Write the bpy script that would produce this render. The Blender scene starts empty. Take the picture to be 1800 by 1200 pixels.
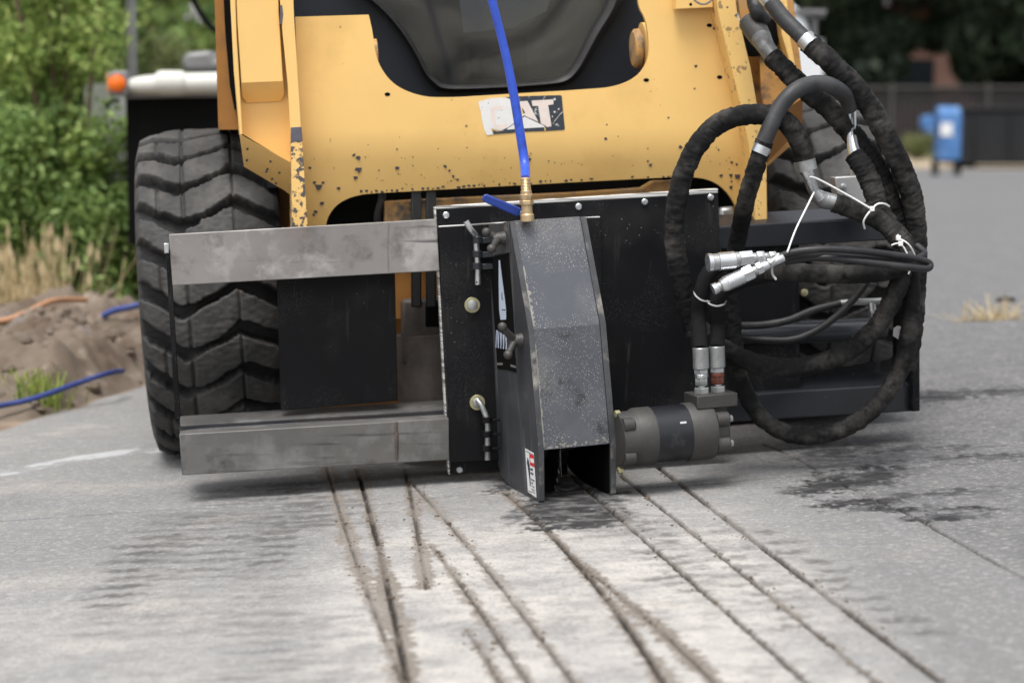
import bpy, bmesh, math, random
import numpy as np
from mathutils import Vector, Matrix, noise as mnoise
from math import radians as R, sin, cos, tan, pi
random.seed(7); rng = np.random.default_rng(7)
scene = bpy.context.scene
# ---------------------------------------------------------------- camera
F = 3500.0; H = 0.9; PITCH = math.atan(385/3500)
cd = bpy.data.cameras.new('camera'); cam = bpy.data.objects.new('camera', cd)
scene.collection.objects.link(cam); scene.camera = cam
cam.location = (0, 0, H); cam.rotation_euler = (pi/2-PITCH, 0, 0)
cd.sensor_width = 36; cd.lens = 36*F/1800; cd.clip_end = 600; cd.clip_start = 0.05
cd.dof.use_dof = True; cd.dof.focus_distance = 4.65; cd.dof.aperture_fstop = 2.5
# ---------------------------------------------------------------- world, sun, exposure
SUN_EL, SUN_AZ = 68, 200
w = bpy.data.worlds.new('World'); scene.world = w; w.use_nodes = True
wn = w.node_tree.nodes; wl = w.node_tree.links
sky = wn.new('ShaderNodeTexSky'); sky.sky_type = 'NISHITA'; sky.sun_disc = False
sky.sun_elevation = R(SUN_EL); sky.sun_rotation = R(SUN_AZ); sky.dust_density = 4; sky.air_density = 1.2; sky.ozone_density = 1
hs = wn.new('ShaderNodeHueSaturation'); hs.inputs['Saturation'].default_value = 0.22
wl.new(sky.outputs[0], hs.inputs['Color']); wl.new(hs.outputs[0], wn['Background'].inputs[0])
wn['Background'].inputs[1].default_value = 0.13
sd = bpy.data.lights.new('sun', 'SUN'); sd.energy = 1.5; sd.angle = R(25); sd.color = (1, .97, .92)
so = bpy.data.objects.new('sun', sd); scene.collection.objects.link(so)
so.rotation_euler = (R(90-SUN_EL), 0, R(180-SUN_AZ) )
scene.view_settings.view_transform = 'Standard'; scene.view_settings.look = 'None'
scene.view_settings.exposure = 0.72; scene.view_settings.gamma = 1
scene.cycles.max_bounces = 6; scene.cycles.use_denoising = True

# ---------------------------------------------------------------- pixel -> point
def ray(px, py):
    cx, cy = (px-900)/F, (600-py)/F
    return Vector((cx, cos(PITCH)+cy*sin(PITCH), -sin(PITCH)+cy*cos(PITCH)))
ORI = Vector((0, 0, H))
def P(px, py, Y):
    r = ray(px, py); return ORI + r*(Y/r.y)
TH = R(8.0); TILT = 0.047
UU = Vector((cos(TH), sin(TH), TILT*cos(TH))); UU.normalize()
BB = Vector((-sin(TH), cos(TH), -TILT*sin(TH))); BB.normalize()
WW = UU.cross(BB); WW.normalize()
def PL(px, py, d):                    # plane square to the machine, at distance d on the view axis
    r = ray(px, py); t = d/(r.y-r.x*tan(TH)); return ORI + r*t
H2 = R(17.0)
U2 = Vector((cos(H2), sin(H2), TILT)); U2.normalize()
B2 = Vector((-sin(H2), cos(H2), 0.0)); W2 = U2.cross(B2)
def PN(px, py, c, n=U2):
    r = ray(px, py); return ORI + r*((c-n.dot(ORI))/n.dot(r))
def project(p):
    d = Vector(p)-ORI; fw = Vector((0, cos(PITCH), -sin(PITCH))); up = Vector((0, sin(PITCH), cos(PITCH)))
    z = d.dot(fw); return 900+F*d.x/z, 600-F*d.dot(up)/z
def sstep(a, b, x):
    t = np.clip((x-a)/(b-a), 0, 1); return t*t*(3-2*t)
def ground_z(x, y):
    k = 1-sstep(12, 26, y)
    return TILT*np.clip(x, -5, 5)*k
def gz(x, y): return float(ground_z(np.float64(x), np.float64(y)))
def PG(px, py):                       # point of the ground seen at a pixel
    Y = 6.0
    for i in range(40):
        p = P(px, py, Y); g = gz(p.x, Y); r = ray(px, py)
        Y = (g-H)/(r.z/r.y)
        Y = min(max(Y, 1), 200)
    return P(px, py, Y)

# ---------------------------------------------------------------- materials
def mat(name, base, rough=.5, metal=0., var=.12, vs=8., spk=None, bump=None, blotch=None, streak=None, spec=.5, coat=0, trans=0):
    m = bpy.data.materials.new(name); m.use_nodes = True
    n = m.node_tree.nodes; l = m.node_tree.links; b = n['Principled BSDF']
    b.inputs['Roughness'].default_value = rough; b.inputs['Metallic'].default_value = metal
    b.inputs['Specular IOR Level'].default_value = spec; b.inputs['Coat Weight'].default_value = coat
    tc = n.new('ShaderNodeTexCoord').outputs['Object']
    def nz(scale, det=4, vec=tc, ro=.6):
        t = n.new('ShaderNodeTexNoise'); t.inputs['Scale'].default_value = scale; t.inputs['Detail'].default_value = det
        t.inputs['Roughness'].default_value = ro; l.new(vec, t.inputs['Vector']); return t.outputs['Fac']
    def ramp(fac, a, c, ca=(0, 0, 0, 1), cb=(1, 1, 1, 1)):
        r = n.new('ShaderNodeValToRGB'); e = r.color_ramp.elements
        e[0].position = a; e[1].position = c; e[0].color = ca; e[1].color = cb; l.new(fac, r.inputs[0]); return r.outputs[0]
    def mix(fac, a, c):
        x = n.new('ShaderNodeMix'); x.data_type = 'RGBA'
        if isinstance(fac, float): x.inputs[0].default_value = fac
        else: l.new(fac, x.inputs[0])
        for i, v in ((6, a), (7, c)):
            if isinstance(v, tuple): x.inputs[i].default_value = v
            else: l.new(v, x.inputs[i])
        return x.outputs[2]
    def mul(a, c):
        x = n.new('ShaderNodeMath'); x.operation = 'MULTIPLY'; l.new(a, x.inputs[0])
        if isinstance(c, float): x.inputs[1].default_value = c
        else: l.new(c, x.inputs[1])
        return x.outputs[0]
    B = tuple(base)+(1,)
    lo = tuple(c*(1-var) for c in base)+(1,); hi = tuple(min(1, c*(1+var)) for c in base)+(1,)
    col = ramp(nz(vs), .3, .7, lo, hi)
    if blotch:                         # (colour, scale, lo, hi, detail)
        for bc, s, a, c in (blotch if isinstance(blotch, list) else [blotch]):
            col = mix(ramp(nz(s, 6), a, c), col, tuple(bc)+(1,))
    if streak:                         # (colour, stretch vector, lo, hi)
        mp = n.new('ShaderNodeMapping'); mp.inputs['Scale'].default_value = streak[1]; l.new(tc, mp.inputs['Vector'])
        col = mix(ramp(nz(1, 5, mp.outputs[0]), streak[2], streak[3]), col, tuple(streak[0])+(1,))
    if spk:                            # list of (colour, voronoi scale, radius, mask scale, mask lo)
        for sc_, s, rad, ms, ml in (spk if isinstance(spk, list) else [spk]):
            v = n.new('ShaderNodeTexVoronoi'); v.inputs['Scale'].default_value = s; v.inputs['Randomness'].default_value = 1
            l.new(tc, v.inputs['Vector'])
            m1 = ramp(v.outputs['Distance'], rad*.75, rad, (1, 1, 1, 1), (0, 0, 0, 1))
            m2 = ramp(nz(ms, 3), ml, ml+.06)
            col = mix(mul(m1, m2), col, tuple(sc_)+(1,))
    l.new(col, b.inputs['Base Color'])
    rr = n.new('ShaderNodeMapRange'); rr.inputs['To Min'].default_value = max(0, rough-.1); rr.inputs['To Max'].default_value = min(1, rough+.12)
    l.new(nz(vs*2.3), rr.inputs['Value']); l.new(rr.outputs[0], b.inputs['Roughness'])
    if bump:
        bp = n.new('ShaderNodeBump'); bp.inputs['Strength'].default_value = bump[1]; bp.inputs['Distance'].default_value = .002
        l.new(nz(bump[0], 5), bp.inputs['Height']); l.new(bp.outputs[0], b.inputs['Normal'])
    return m
YEL = (.85, .55, .19)
M = {}
CH = (.05, .045, .05)
M['yellow'] = mat('yellow_paint', YEL, .42, var=.05, vs=3, spk=[(CH, 26, .12, 5, .60), (CH, 70, .14, 9, .62), ((.9, .8, .6), 90, .1, 6, .66)], blotch=((.62, .36, .11), 2.5, .5, .8))
M['chipped'] = mat('chipped_yellow_paint', YEL, .5, var=.06, vs=5, blotch=[((.09, .08, .085), 60, .50, .53), ((.35, .22, .1), 40, .6, .64)])
M['yellow_plain'] = mat('clean_yellow_paint', YEL, .42, var=.04, vs=3, spk=(CH, 60, .1, 7, .66))
M['yellow_dirty'] = mat('dirty_yellow_paint', (.5, .27, .08), .6, var=.2, blotch=[((.12, .09, .07), 14, .5, .62), ((.4, .3, .2), 6, .5, .75)])
M['yellow_shaded'] = mat('shaded_yellow_paint', (.34, .15, .03), .5, var=.1, blotch=((.15, .09, .04), 7, .55, .8))  # loader yellow darkened to paint shade on recessed and downward faces
M['cab'] = mat('cab_dark_paint', (.016, .020, .028), .45, var=.15, vs=3, spec=.3, spk=((.2, .2, .2), 40, .06, 5, .55))
M['rubber'] = mat('rubber_gasket', (.014, .014, .015), .5, var=.2)
M['tyre'] = mat('tyre_rubber', (.045, .044, .043), .68, var=.25, vs=14, blotch=[((.11, .104, .098), 9, .48, .75), ((.02, .02, .02), 25, .55, .8)], bump=(60, .5), spec=.35)
M['rim'] = mat('rim_paint', (.5, .3, .08), .5)
M['steel_dark'] = mat('dark_mill_steel', (.13, .125, .12), .5, metal=.3, var=.2, vs=6, blotch=[((.22, .215, .21), 8, .5, .68), ((.06, .058, .058), 12, .56, .74)], streak=((.05, .05, .05), (3, 3, 60), .60, .75), bump=(40, .1))  # darker tone of the bar steel
M['steel'] = mat('bare_mill_steel', (.25, .236, .225), .45, metal=.35, var=.14, vs=6, blotch=[((.42, .40, .385), 9, .48, .62), ((.13, .115, .11), 11, .54, .70), ((.25, .17, .14), 4, .64, .8)], streak=((.12, .11, .11), (3, 3, 60), .62, .75), bump=(40, .1))
M['black'] = mat('black_powder_coat', (.0065, .0068, .008), .45, var=.2, vs=5, spk=[((.35, .34, .33), 75, .09, 4, .54), ((.3, .3, .3), 160, .12, 3, .58), ((.12, .12, .12), 380, .2, 6, .5)], blotch=[((.022, .022, .023), 4, .5, .75)], streak=((.03, .03, .03), (40, 40, 4), .62, .72), spec=.14)
M['black2'] = mat('black_satin_paint', (.020, .022, .027), .2, var=.2, vs=4, spk=((.4, .4, .4), 60, .07, 4, .6), spec=.5)
M['alu'] = mat('laminated_plate_edge', (.72, .72, .70), .45, metal=.2, var=.1, streak=((.22, .21, .2), (2, 2, 260), .5, .56))
M['hood'] = mat('dusty_grey_steel', (.085, .090, .105), .42, metal=.25, var=.12, vs=5, blotch=[((.13, .13, .135), 5, .5, .75), ((.05, .05, .055), 14, .6, .68)],
   spk=[((.5, .48, .44), 240, .2, 7, .42), ((.36, .33, .29), 420, .26, 5, .58), ((.62, .6, .56), 120, .13, 6, .56)], bump=(50, .15))
M['hoodside'] = mat('scuffed_dark_steel', (.055, .058, .065), .45, metal=.2, var=.2, vs=6, streak=((.16, .16, .165), (30, 30, 3), .56, .75), blotch=((.25, .23, .2), 6, .66, .8))
M['edge'] = mat('worn_plate_edge', (.05, .052, .056), .55, metal=.0, var=.3, vs=30, blotch=((.30, .28, .25), 9, .57, .70), bump=(80, .3))
M['dust'] = mat('caked_dust', (.26, .25, .23), .9, var=.25, vs=60)
M['cast'] = mat('cast_iron', (.075, .073, .07), .5, metal=.45, var=.15, vs=60, spk=((.05, .05, .05), 300, .2, 20, .5), bump=(220, .5))
M['motor'] = mat('motor_grey', (.06, .058, .055), .55, metal=.35, var=.12, vs=20, spk=((.07, .07, .07), 200, .14, 12, .55), bump=(160, .35))
M['motor_dark'] = mat('motor_dark_paint', (.011, .012, .016), .35, var=.15, blotch=((.1, .1, .1), 12, .6, .8))
M['zinc'] = mat('zinc_plate', (.62, .64, .66), .28, metal=.85, var=.12, vs=25)
M['zinc_dull'] = mat('dull_zinc', (.36, .37, .37), .4, metal=.7, var=.25, vs=30, bump=(90, .2))
M['redfit'] = mat('rusty_red_fitting', (.16, .05, .035), .5, metal=.3, var=.5, vs=40)
M['tiegrey'] = mat('grey_white_nylon', (.34, .34, .35), .5, var=.05)
M['fitgrey'] = mat('weathered_fitting', (.16, .16, .16), .5, metal=.5, var=.4, vs=50, bump=(90, .3))
M['white'] = mat('white_nylon', (.8, .8, .8), .4, var=.03)
M['sleeve'] = mat('woven_hose_sleeve', (.010, .010, .0105), .9, var=.25, vs=30, blotch=[((.095, .090, .083), 9, .47, .76), ((.006, .006, .006), 30, .5, .7)], bump=(420, .5), spk=((.25, .25, .24), 140, .06, 6, .55), spec=.25)
M['sleeve_clean'] = mat('clean_hose_sleeve', (.008, .008, .0085), .92, var=.2, vs=30, bump=(420, .5), spec=.2)
M['hose'] = mat('smooth_rubber_hose', (.03, .031, .034), .55, var=.25, vs=22, blotch=((.075, .075, .075), 18, .5, .8))
M['thinhose'] = mat('thin_rubber_hose', (.014, .014, .016), .5, var=.25, vs=22, blotch=((.04, .04, .04), 18, .55, .8))
M['blue'] = mat('blue_pvc', (.035, .10, .60), .4, var=.1, vs=20, blotch=((.02, .05, .28), 26, .56, .74), coat=.1)
M['bluepipe'] = mat('blue_pipe', (.03, .05, .20), .5, var=.2)
M['bluehandle'] = mat('blue_handle', (.02, .055, .30), .35, var=.05)
M['brass'] = mat('brass', (.62, .46, .27), .35, metal=.7, var=.12, vs=40)
M['yzinc'] = mat('yellow_zinc', (.45, .42, .25), .35, metal=.7, var=.15, vs=30)
M['alublock'] = mat('aluminium_block', (.5, .5, .5), .4, metal=.6, var=.06)
M['label_white'] = mat('label_white', (.78, .78, .78), .5, var=.03)
M['label_warm'] = mat('label_warm_white', (.78, .68, .62), .5, var=.06, vs=60)
M['label_dark'] = mat('label_dark', (.035, .045, .06), .5, var=.1, blotch=((.5, .5, .48), 60, .62, .66))
M['label_blue'] = mat('label_pale_blue', (.58, .66, .80), .4, var=.03)
M['label_red'] = mat('label_red', (.62, .03, .03), .5, var=.03)
M['label_peel'] = mat('peeled_sticker', (.76, .75, .73), .6, var=.04, vs=50, blotch=((.05, .06, .08), 60, .66, .70))
M['chip'] = mat('bare_chip', (.05, .042, .05), .6, var=.3, vs=90)
M['greychip'] = mat('grey_primer_chip', (.10, .095, .12), .6, var=.2, vs=50)
M['rust'] = mat('rusty_cylinder', (.09, .075, .065), .7, metal=.1, var=.3, vs=14, blotch=((.16, .10, .07), 8, .5, .7), spk=((.4, .38, .34), 90, .1, 6, .5), bump=(60, .4))
M['interior'] = mat('cab_interior', (.07, .07, .06), .8, var=.3, vs=6)
M['seat'] = mat('seat_vinyl', (.28, .32, .38), .6, var=.2)
M['truckwhite'] = mat('truck_white', (.62, .62, .58), .5, var=.05, blotch=((.35, .34, .3), 5, .6, .8))
M['matblack'] = mat('matt_black', (.004, .004, .004), .8, var=.1, spec=.1)
M['amber'] = mat('amber_lens', (.85, .17, .012), .3, var=.05)
M['side_lens'] = mat('faded_side_lens', (.55, .30, .12), .4)
M['galv'] = mat('galvanised_steel', (.22, .22, .22), .5, metal=.3, var=.1)
M['wood'] = mat('weathered_pole', (.27, .27, .27), .8, var=.2)
M['roof'] = mat('grey_shingles', (.24, .23, .24), .9, var=.2, vs=12)
M['wall_pink'] = mat('pinkish_brick', (.26, .15, .12), .9, var=.15, vs=2)
M['wall_grey'] = mat('pale_siding', (.5, .5, .5), .8, var=.1)
M['postgrey'] = mat('dull_fence_post', (.06, .06, .06), .7)
M['slat'] = mat('black_privacy_slats', (.008, .008, .010), .7, var=.25, vs=1.5)
M['dumpster'] = mat('dark_green_black_paint', (.006, .007, .009), .6, var=.3, vs=1)
M['mailblue'] = mat('postbox_blue', (.06, .17, .40), .6, var=.2, vs=6, blotch=((.2, .3, .45), 5, .55, .8))
M['carred'] = mat('maroon_paint', (.16, .03, .03), .4)
M['glassdark'] = mat('dark_glass', (.02, .025, .03), .1)
M['bark'] = mat('bark', (.12, .085, .06), .9, var=.3, vs=20)
M['twig'] = mat('twig', (.17, .12, .08), .9, var=.3, vs=20)
M['orange_hose'] = mat('faded_orange_hose', (.42, .22, .12), .7, var=.15)
M['stone'] = mat('grey_stone', (.3, .28, .26), .9, var=.3, vs=12, bump=(30, .6))
M['tank'] = mat('white_tank', (.72, .74, .76), .5, var=.03)
def leafmat(name, a, b, scale=1.5):
    m = bpy.data.materials.new(name); m.use_nodes = True; n = m.node_tree.nodes; l = m.node_tree.links
    bs = n['Principled BSDF']; bs.inputs['Roughness'].default_value = .6
    g = n.new('ShaderNodeNewGeometry'); r = n.new('ShaderNodeValToRGB'); r.color_ramp.elements[0].color = a+(1,); r.color_ramp.elements[1].color = b+(1,)
    l.new(g.outputs['Random Per Island'], r.inputs[0]); l.new(r.outputs[0], bs.inputs['Base Color'])
    tr = n.new('ShaderNodeBsdfTranslucent'); l.new(r.outputs[0], tr.inputs[0]); ms = n.new('ShaderNodeMixShader'); ms.inputs[0].default_value = .35
    l.new(bs.outputs[0], ms.inputs[1]); l.new(tr.outputs[0], ms.inputs[2]); l.new(ms.outputs[0], n['Material Output'].inputs[0])
    return m
M['leaf1'] = leafmat('bright_leaves', (.18, .29, .06), (.52, .62, .20))
M['leaf2'] = leafmat('mid_leaves', (.10, .19, .05), (.34, .46, .14))
M['leaf3'] = leafmat('dark_evergreen', (.016, .034, .020), (.06, .09, .05))
M['leaf4'] = leafmat('olive_leaves', (.10, .13, .05), (.28, .30, .12))
M['straw'] = leafmat('dry_straw', (.45, .34, .18), (.80, .66, .42))
M['grassgreen'] = leafmat('fresh_grass', (.14, .22, .04), (.42, .48, .12))
# glass
def glassmat():
    m = bpy.data.materials.new('cab_glass'); m.use_nodes = True; n = m.node_tree.nodes; l = m.node_tree.links
    b = n['Principled BSDF']; b.inputs['Base Color'].default_value = (.5, .5, .5, 1); b.inputs['Roughness'].default_value = .06
    b.inputs['Transmission Weight'].default_value = 1; b.inputs['IOR'].default_value = 1.45
    d = n.new('ShaderNodeBsdfDiffuse'); d.inputs[0].default_value = (.20, .20, .175, 1)
    t = n.new('ShaderNodeTexNoise'); t.inputs['Scale'].default_value = 3.2; t.inputs['Detail'].default_value = 8; t.inputs['Distortion'].default_value = 2  # noise film: dirt on the glass, with reflections painted in
    mr = n.new('ShaderNodeMapRange'); mr.inputs['From Min'].default_value = .3; mr.inputs['From Max'].default_value = .8; mr.inputs['To Min'].default_value = -.05; mr.inputs['To Max'].default_value = .42
    l.new(n.new('ShaderNodeTexCoord').outputs['Object'], t.inputs[0]); l.new(t.outputs[0], mr.inputs[0])
    ms = n.new('ShaderNodeMixShader'); l.new(mr.outputs[0], ms.inputs[0]); l.new(b.outputs[0], ms.inputs[1]); l.new(d.outputs[0], ms.inputs[2])
    l.new(ms.outputs[0], n['Material Output'].inputs[0]); return m
M['glass'] = glassmat()

# ---------------------------------------------------------------- mesh builder
class MB:
    def __init__(s): s.v = []; s.f = []; s.m = []; s.uvw = None
    def add(s, vs, fs, mi=0):
        o = len(s.v); s.v += [Vector(v) for v in vs]
        s.f += [tuple(i+o for i in f) for f in fs]; s.m += [mi]*len(fs); return s
    def prism(s, front, off, mi=0, mi_side=None):   # front polygon + offset vector
        n = len(front); back = [Vector(p)+off for p in front]
        s.add(list(front)+back, [tuple(range(n))]+[tuple(range(2*n-1, n-1, -1))], mi)
        o = len(s.v)-2*n
        for i in range(n):
            j = (i+1) % n; s.f.append((o+i, o+n+i, o+n+j, o+j)); s.m.append(mi if mi_side is None else mi_side)
        return s
    def box(s, c, sx, sy, sz, ax=None, mi=0):
        ax = ax or (Vector((1, 0, 0)), Vector((0, 1, 0)), Vector((0, 0, 1)))
        c = Vector(c); vs = [c+ax[0]*(a*sx/2)+ax[1]*(b*sy/2)+ax[2]*(d*sz/2) for a in (-1, 1) for b in (-1, 1) for d in (-1, 1)]
        return s.add(vs, [(0, 1, 3, 2), (4, 6, 7, 5), (0, 4, 5, 1), (2, 3, 7, 6), (0, 2, 6, 4), (1, 5, 7, 3)], mi)
    def lathe(s, a, axis, prof, n=20, mi=0, rot=0., up=None):   # prof: (dist along axis, radius)
        a = Vector(a); ax = Vector(axis).normalized()
        t = (up or Vector((0, 0, 1))); 
        if abs(t.dot(ax)) > .9: t = Vector((1, 0, 0))
        e1 = (t-ax*t.dot(ax)).normalized(); e2 = ax.cross(e1)
        vs = []; fs = []
        for d, r in prof:
            for k in range(n):
                an = rot+2*pi*k/n; vs.append(a+ax*d+(e1*cos(an)+e2*sin(an))*r)
        for i in range(len(prof)-1):
            for k in range(n):
                k2 = (k+1) % n; fs.append((i*n+k, i*n+k2, (i+1)*n+k2, (i+1)*n+k))
        fs.append(tuple(range(n-1, -1, -1))); fs.append(tuple((len(prof)-1)*n+k for k in range(n)))
        return s.add(vs, fs, mi)
    def ball(s, c, r, mi=0, n=14, sc=(1, 1, 1)):
        c = Vector(c); vs = []; fs = []
        m_ = n//2
        for i in range(m_+1):
            th = pi*i/m_
            for k in range(n):
                ph = 2*pi*k/n; vs.append(c+Vector((r*sc[0]*sin(th)*cos(ph), r*sc[1]*sin(th)*sin(ph), r*sc[2]*cos(th))))
        for i in range(m_):
            for k in range(n): fs.append((i*n+k, (i+1)*n+k, (i+1)*n+(k+1) % n, i*n+(k+1) % n))
        return s.add(vs, fs, mi)
    def tube(s, pts, rad, n=16, seg=10, wr=0., wf=30., wseed=0, mi=0, flat=None):
        pts = [Vector(p) for p in pts]; m_ = len(pts)
        rad = rad if isinstance(rad, (list, tuple)) else [rad]*m_
        C = []; Rd = []
        for i in range(m_-1):
            p0 = pts[max(i-1, 0)]; p1 = pts[i]; p2 = pts[i+1]; p3 = pts[min(i+2, m_-1)]
            for k in range(seg):
                t = k/seg; t2 = t*t; t3 = t2*t
                C.append(.5*((2*p1)+(p2-p0)*t+(2*p0-5*p1+4*p2-p3)*t2+(3*p1-p0-3*p2+p3)*t3)); Rd.append(rad[i]*(1-t)+rad[i+1]*t)
        C.append(pts[-1]); Rd.append(rad[-1])
        T = [(C[min(i+1, len(C)-1)]-C[max(i-1, 0)]).normalized() for i in range(len(C))]
        e = Vector((0, 1, 0)) if abs(T[0].y) < .8 else Vector((1, 0, 0))
        e = (e-T[0]*e.dot(T[0])).normalized(); vs = []; sl = 0
        for i, c in enumerate(C):
            if i: sl += (C[i]-C[i-1]).length; e = (e-T[i]*e.dot(T[i])).normalized()
            g = T[i].cross(e)
            for k in range(n):
                an = 2*pi*k/n; q = 1.
                if wr:
                    nv = mnoise.noise(Vector((sl*wf+wseed*7.3, cos(an)*1.1, sin(an)*1.1+wseed)))
                    nv2 = mnoise.noise(Vector((sl*wf*2.3+wseed*3.1+cos(an)*1.5, cos(an)*1.6+9, sin(an)*1.6)))
                    q = 1+wr*(nv*.8+(.5-abs(nv2)*1.9)*.8)
                vs.append(c+(e*cos(an)+g*sin(an))*Rd[i]*q)
        fs = []
        for i in range(len(C)-1):
            for k in range(n):
                k2 = (k+1) % n; fs.append((i*n+k, i*n+k2, (i+1)*n+k2, (i+1)*n+k))
        fs.append(tuple(range(n-1, -1, -1))); fs.append(tuple((len(C)-1)*n+k for k in range(n)))
        return s.add(vs, fs, mi)
    def build(s, name, m, parent=None, bevel=0., smooth=35, sub=0):
        org = Vector((0, 0, 0))
        if parent is not None:
            p = parent
            while p is not None: org += p.location; p = p.parent
        me = bpy.data.meshes.new(name)
        me.from_pydata([tuple(v-org) for v in s.v], [], s.f)
        ms = m if isinstance(m, list) else [m]
        for x in ms: me.materials.append(M[x] if isinstance(x, str) else x)
        me.polygons.foreach_set('material_index', s.m); me.update()
        b = bmesh.new(); b.from_mesh(me); bmesh.ops.recalc_face_normals(b, faces=b.faces); b.to_mesh(me); b.free()
        me.polygons.foreach_set('use_smooth', [True]*len(me.polygons))
        me.set_sharp_from_angle(angle=R(smooth))
        o = bpy.data.objects.new(name, me); scene.collection.objects.link(o); o.parent = parent
        if bevel:
            q = o.modifiers.new('bevel', 'BEVEL'); q.width = bevel; q.segments = 2; q.limit_method = 'ANGLE'; q.angle_limit = R(40); q.harden_normals = False
        return o
def thing(name, label, cat, loc=(0, 0, 0), group=None):
    o = bpy.data.objects.new(name, None); scene.collection.objects.link(o); o.location = loc; o.empty_display_size = .1
    o['label'] = label; o['category'] = cat
    if group: o['group'] = group
    return o
def tag(o, label, cat, group=None):
    o['label'] = label; o['category'] = cat
    if group: o['group'] = group
    return o
def struct(o, kind='structure'): o['kind'] = kind; return o
def plate(px, d, th, name, m, parent, bevel=.0015):      # polygon in picture pixels at plane distance d
    return MB().prism([PL(x, y, d) for x, y in px], BB*th).build(name, m, parent, bevel)
def disc_poly(px, py, d, rx, ry=None, n=10, jit=.25):
    ry = ry or rx; rs = [1+random.uniform(-jit, jit) for _ in range(n)]
    return [PL(px+rx*rs[k]*cos(2*pi*k/n), py+ry*rs[k]*sin(2*pi*k/n), d) for k in range(n)]

# ================================================================ GROUND
def vnoise(x, y, seed=0):
    r = np.random.default_rng(seed); n = 256; L = r.random((n, n))
    xi = np.floor(x).astype(int); yi = np.floor(y).astype(int); fx = x-xi; fy = y-yi
    fx = fx*fx*(3-2*fx); fy = fy*fy*(3-2*fy)
    a = L[xi % n, yi % n]; b = L[(xi+1) % n, yi % n]; c = L[xi % n, (yi+1) % n]; d = L[(xi+1) % n, (yi+1) % n]
    return (a*(1-fx)+b*fx)*(1-fy)+(c*(1-fx)+d*fx)*fy
def fbm(x, y, seed=0, o=4):
    s = 0; a = 1; t = 0
    for i in range(o): s = s+a*vnoise(x*2**i+13.7*i, y*2**i+5.1*i, seed+i); t += a; a *= .55
    return s/t
xs = np.concatenate([-np.geomspace(1.66, 150, 60)[::-1][:-1], np.arange(-1.66, 2.05, .003), np.geomspace(2.05, 150, 60)[1:]])
ys = [-20., -8, -3, 0, 1.5, 2.2, 2.6]; y = 2.75
while y < 6.3: ys.append(y); y += .0046*(y/2.8)**1.5
while y < 12: ys.append(y); y += .06
while y < 220: ys.append(y); y *= 1.05
ys = np.array(ys)
X, Y = np.meshgrid(xs, ys); X = X-(np.clip(Y, 2.6, 6.3)-4.2)*.151; Z = ground_z(X, Y)
rel = Z-H; fz = Y*cos(PITCH)-rel*sin(PITCH); fz = np.where(fz < .3, .3, fz)
PX = 900+F*X/fz; PY = 600-F*(Y*sin(PITCH)+rel*cos(PITCH))/fz
near = sstep(2.5, 2.8, Y)*(1-sstep(6.0, 6.3, Y))*(np.abs(X-.2) < 1.68)
cuts = [  # pixel polyline, groove half width (m), depth, dirt half width, dirt strength
 ([(572, 815), (597, 880), (605, 930), (625, 985), (640, 1030), (665, 1090), (690, 1150), (712, 1200), (730, 1260)], .0035, .006, .018, 1.0),
 ([(628, 825), (650, 900), (665, 960), (680, 1030), (700, 1110), (712, 1175), (718, 1200), (724, 1260)], .0050, .011, .018, 1.1),
 ([(712, 825), (725, 880), (735, 950), (745, 1000), (750, 1035)], .0040, .008, .016, 1.0),
 ([(728, 850), (770, 905), (820, 955), (870, 1015), (930, 1090), (970, 1150), (1010, 1200), (1050, 1260)], .0036, .007, .013, .8),
 ([(755, 955), (800, 1010), (840, 1070), (880, 1130), (930, 1200), (960, 1250)], .0036, .008, .012, .85),
 ([(820, 1105), (850, 1150), (880, 1200), (900, 1250)], .004, .004, .012, .8),
 ([(890, 865), (960, 935), (1010, 985), (1060, 1040), (1110, 1110), (1165, 1195), (1200, 1260)], .0050, .012, .017, 1.1),
 ([(1005, 980), (1090, 1050), (1150, 1100), (1200, 1140), (1260, 1200), (1310, 1260)], .004, .007, .017, 1.1),
 ([(985, 820), (1065, 885), (1110, 925), (1160, 980), (1220, 1030), (1290, 1085), (1350, 1130), (1425, 1200), (1480, 1260)], .0045, .012, .006, .6),
 ([(1092, 832), (1150, 890), (1220, 940), (1290, 990), (1370, 1060), (1460, 1130), (1545, 1200), (1610, 1260)], .0042, .010, .009, .7),
 ([(1160, 820), (1220, 870), (1290, 930), (1370, 985), (1460, 1045), (1560, 1120), (1650, 1195), (1740, 1270)], .0060, .014, .007, .6),
 ([(1340, 780), (1400, 805), (1450, 835), (1520, 870), (1600, 905), (1680, 950), (1790, 1010), (1850, 1040)], .0042, .009, .008, .18),
 ([(-60, 922), (0, 915), (150, 905), (330, 893), (480, 889), (600, 886), (680, 884), (780, 872), (900, 866)], .0050, .010, .004, .12),
 ([(1085, 858), (1200, 852), (1290, 845), (1400, 836), (1500, 830), (1650, 818), (1800, 808), (1900, 800)], .0050, .010, .004, .12),
]
jit = (fbm(X*45, Y*30, 3, 3)-.5); jit2 = (fbm(X*130, Y*90, 8, 2)-.5)
groove = np.zeros_like(X); dirt = np.zeros_like(X)
def smooth_pl(L):
    out = []
    for i in range(len(L)-1):
        p0 = L[max(i-1, 0)]; p1 = L[i]; p2 = L[i+1]; p3 = L[min(i+2, len(L)-1)]
        for k in range(3):
            t = k/3; out.append(tuple(.5*(2*p1[j]+(p2[j]-p0[j])*t+(2*p0[j]-5*p1[j]+4*p2[j]-p3[j])*t*t+(3*p1[j]-p0[j]-3*p2[j]+p3[j])*t**3) for j in (0, 1)))
    return out+[L[-1]]
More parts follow.
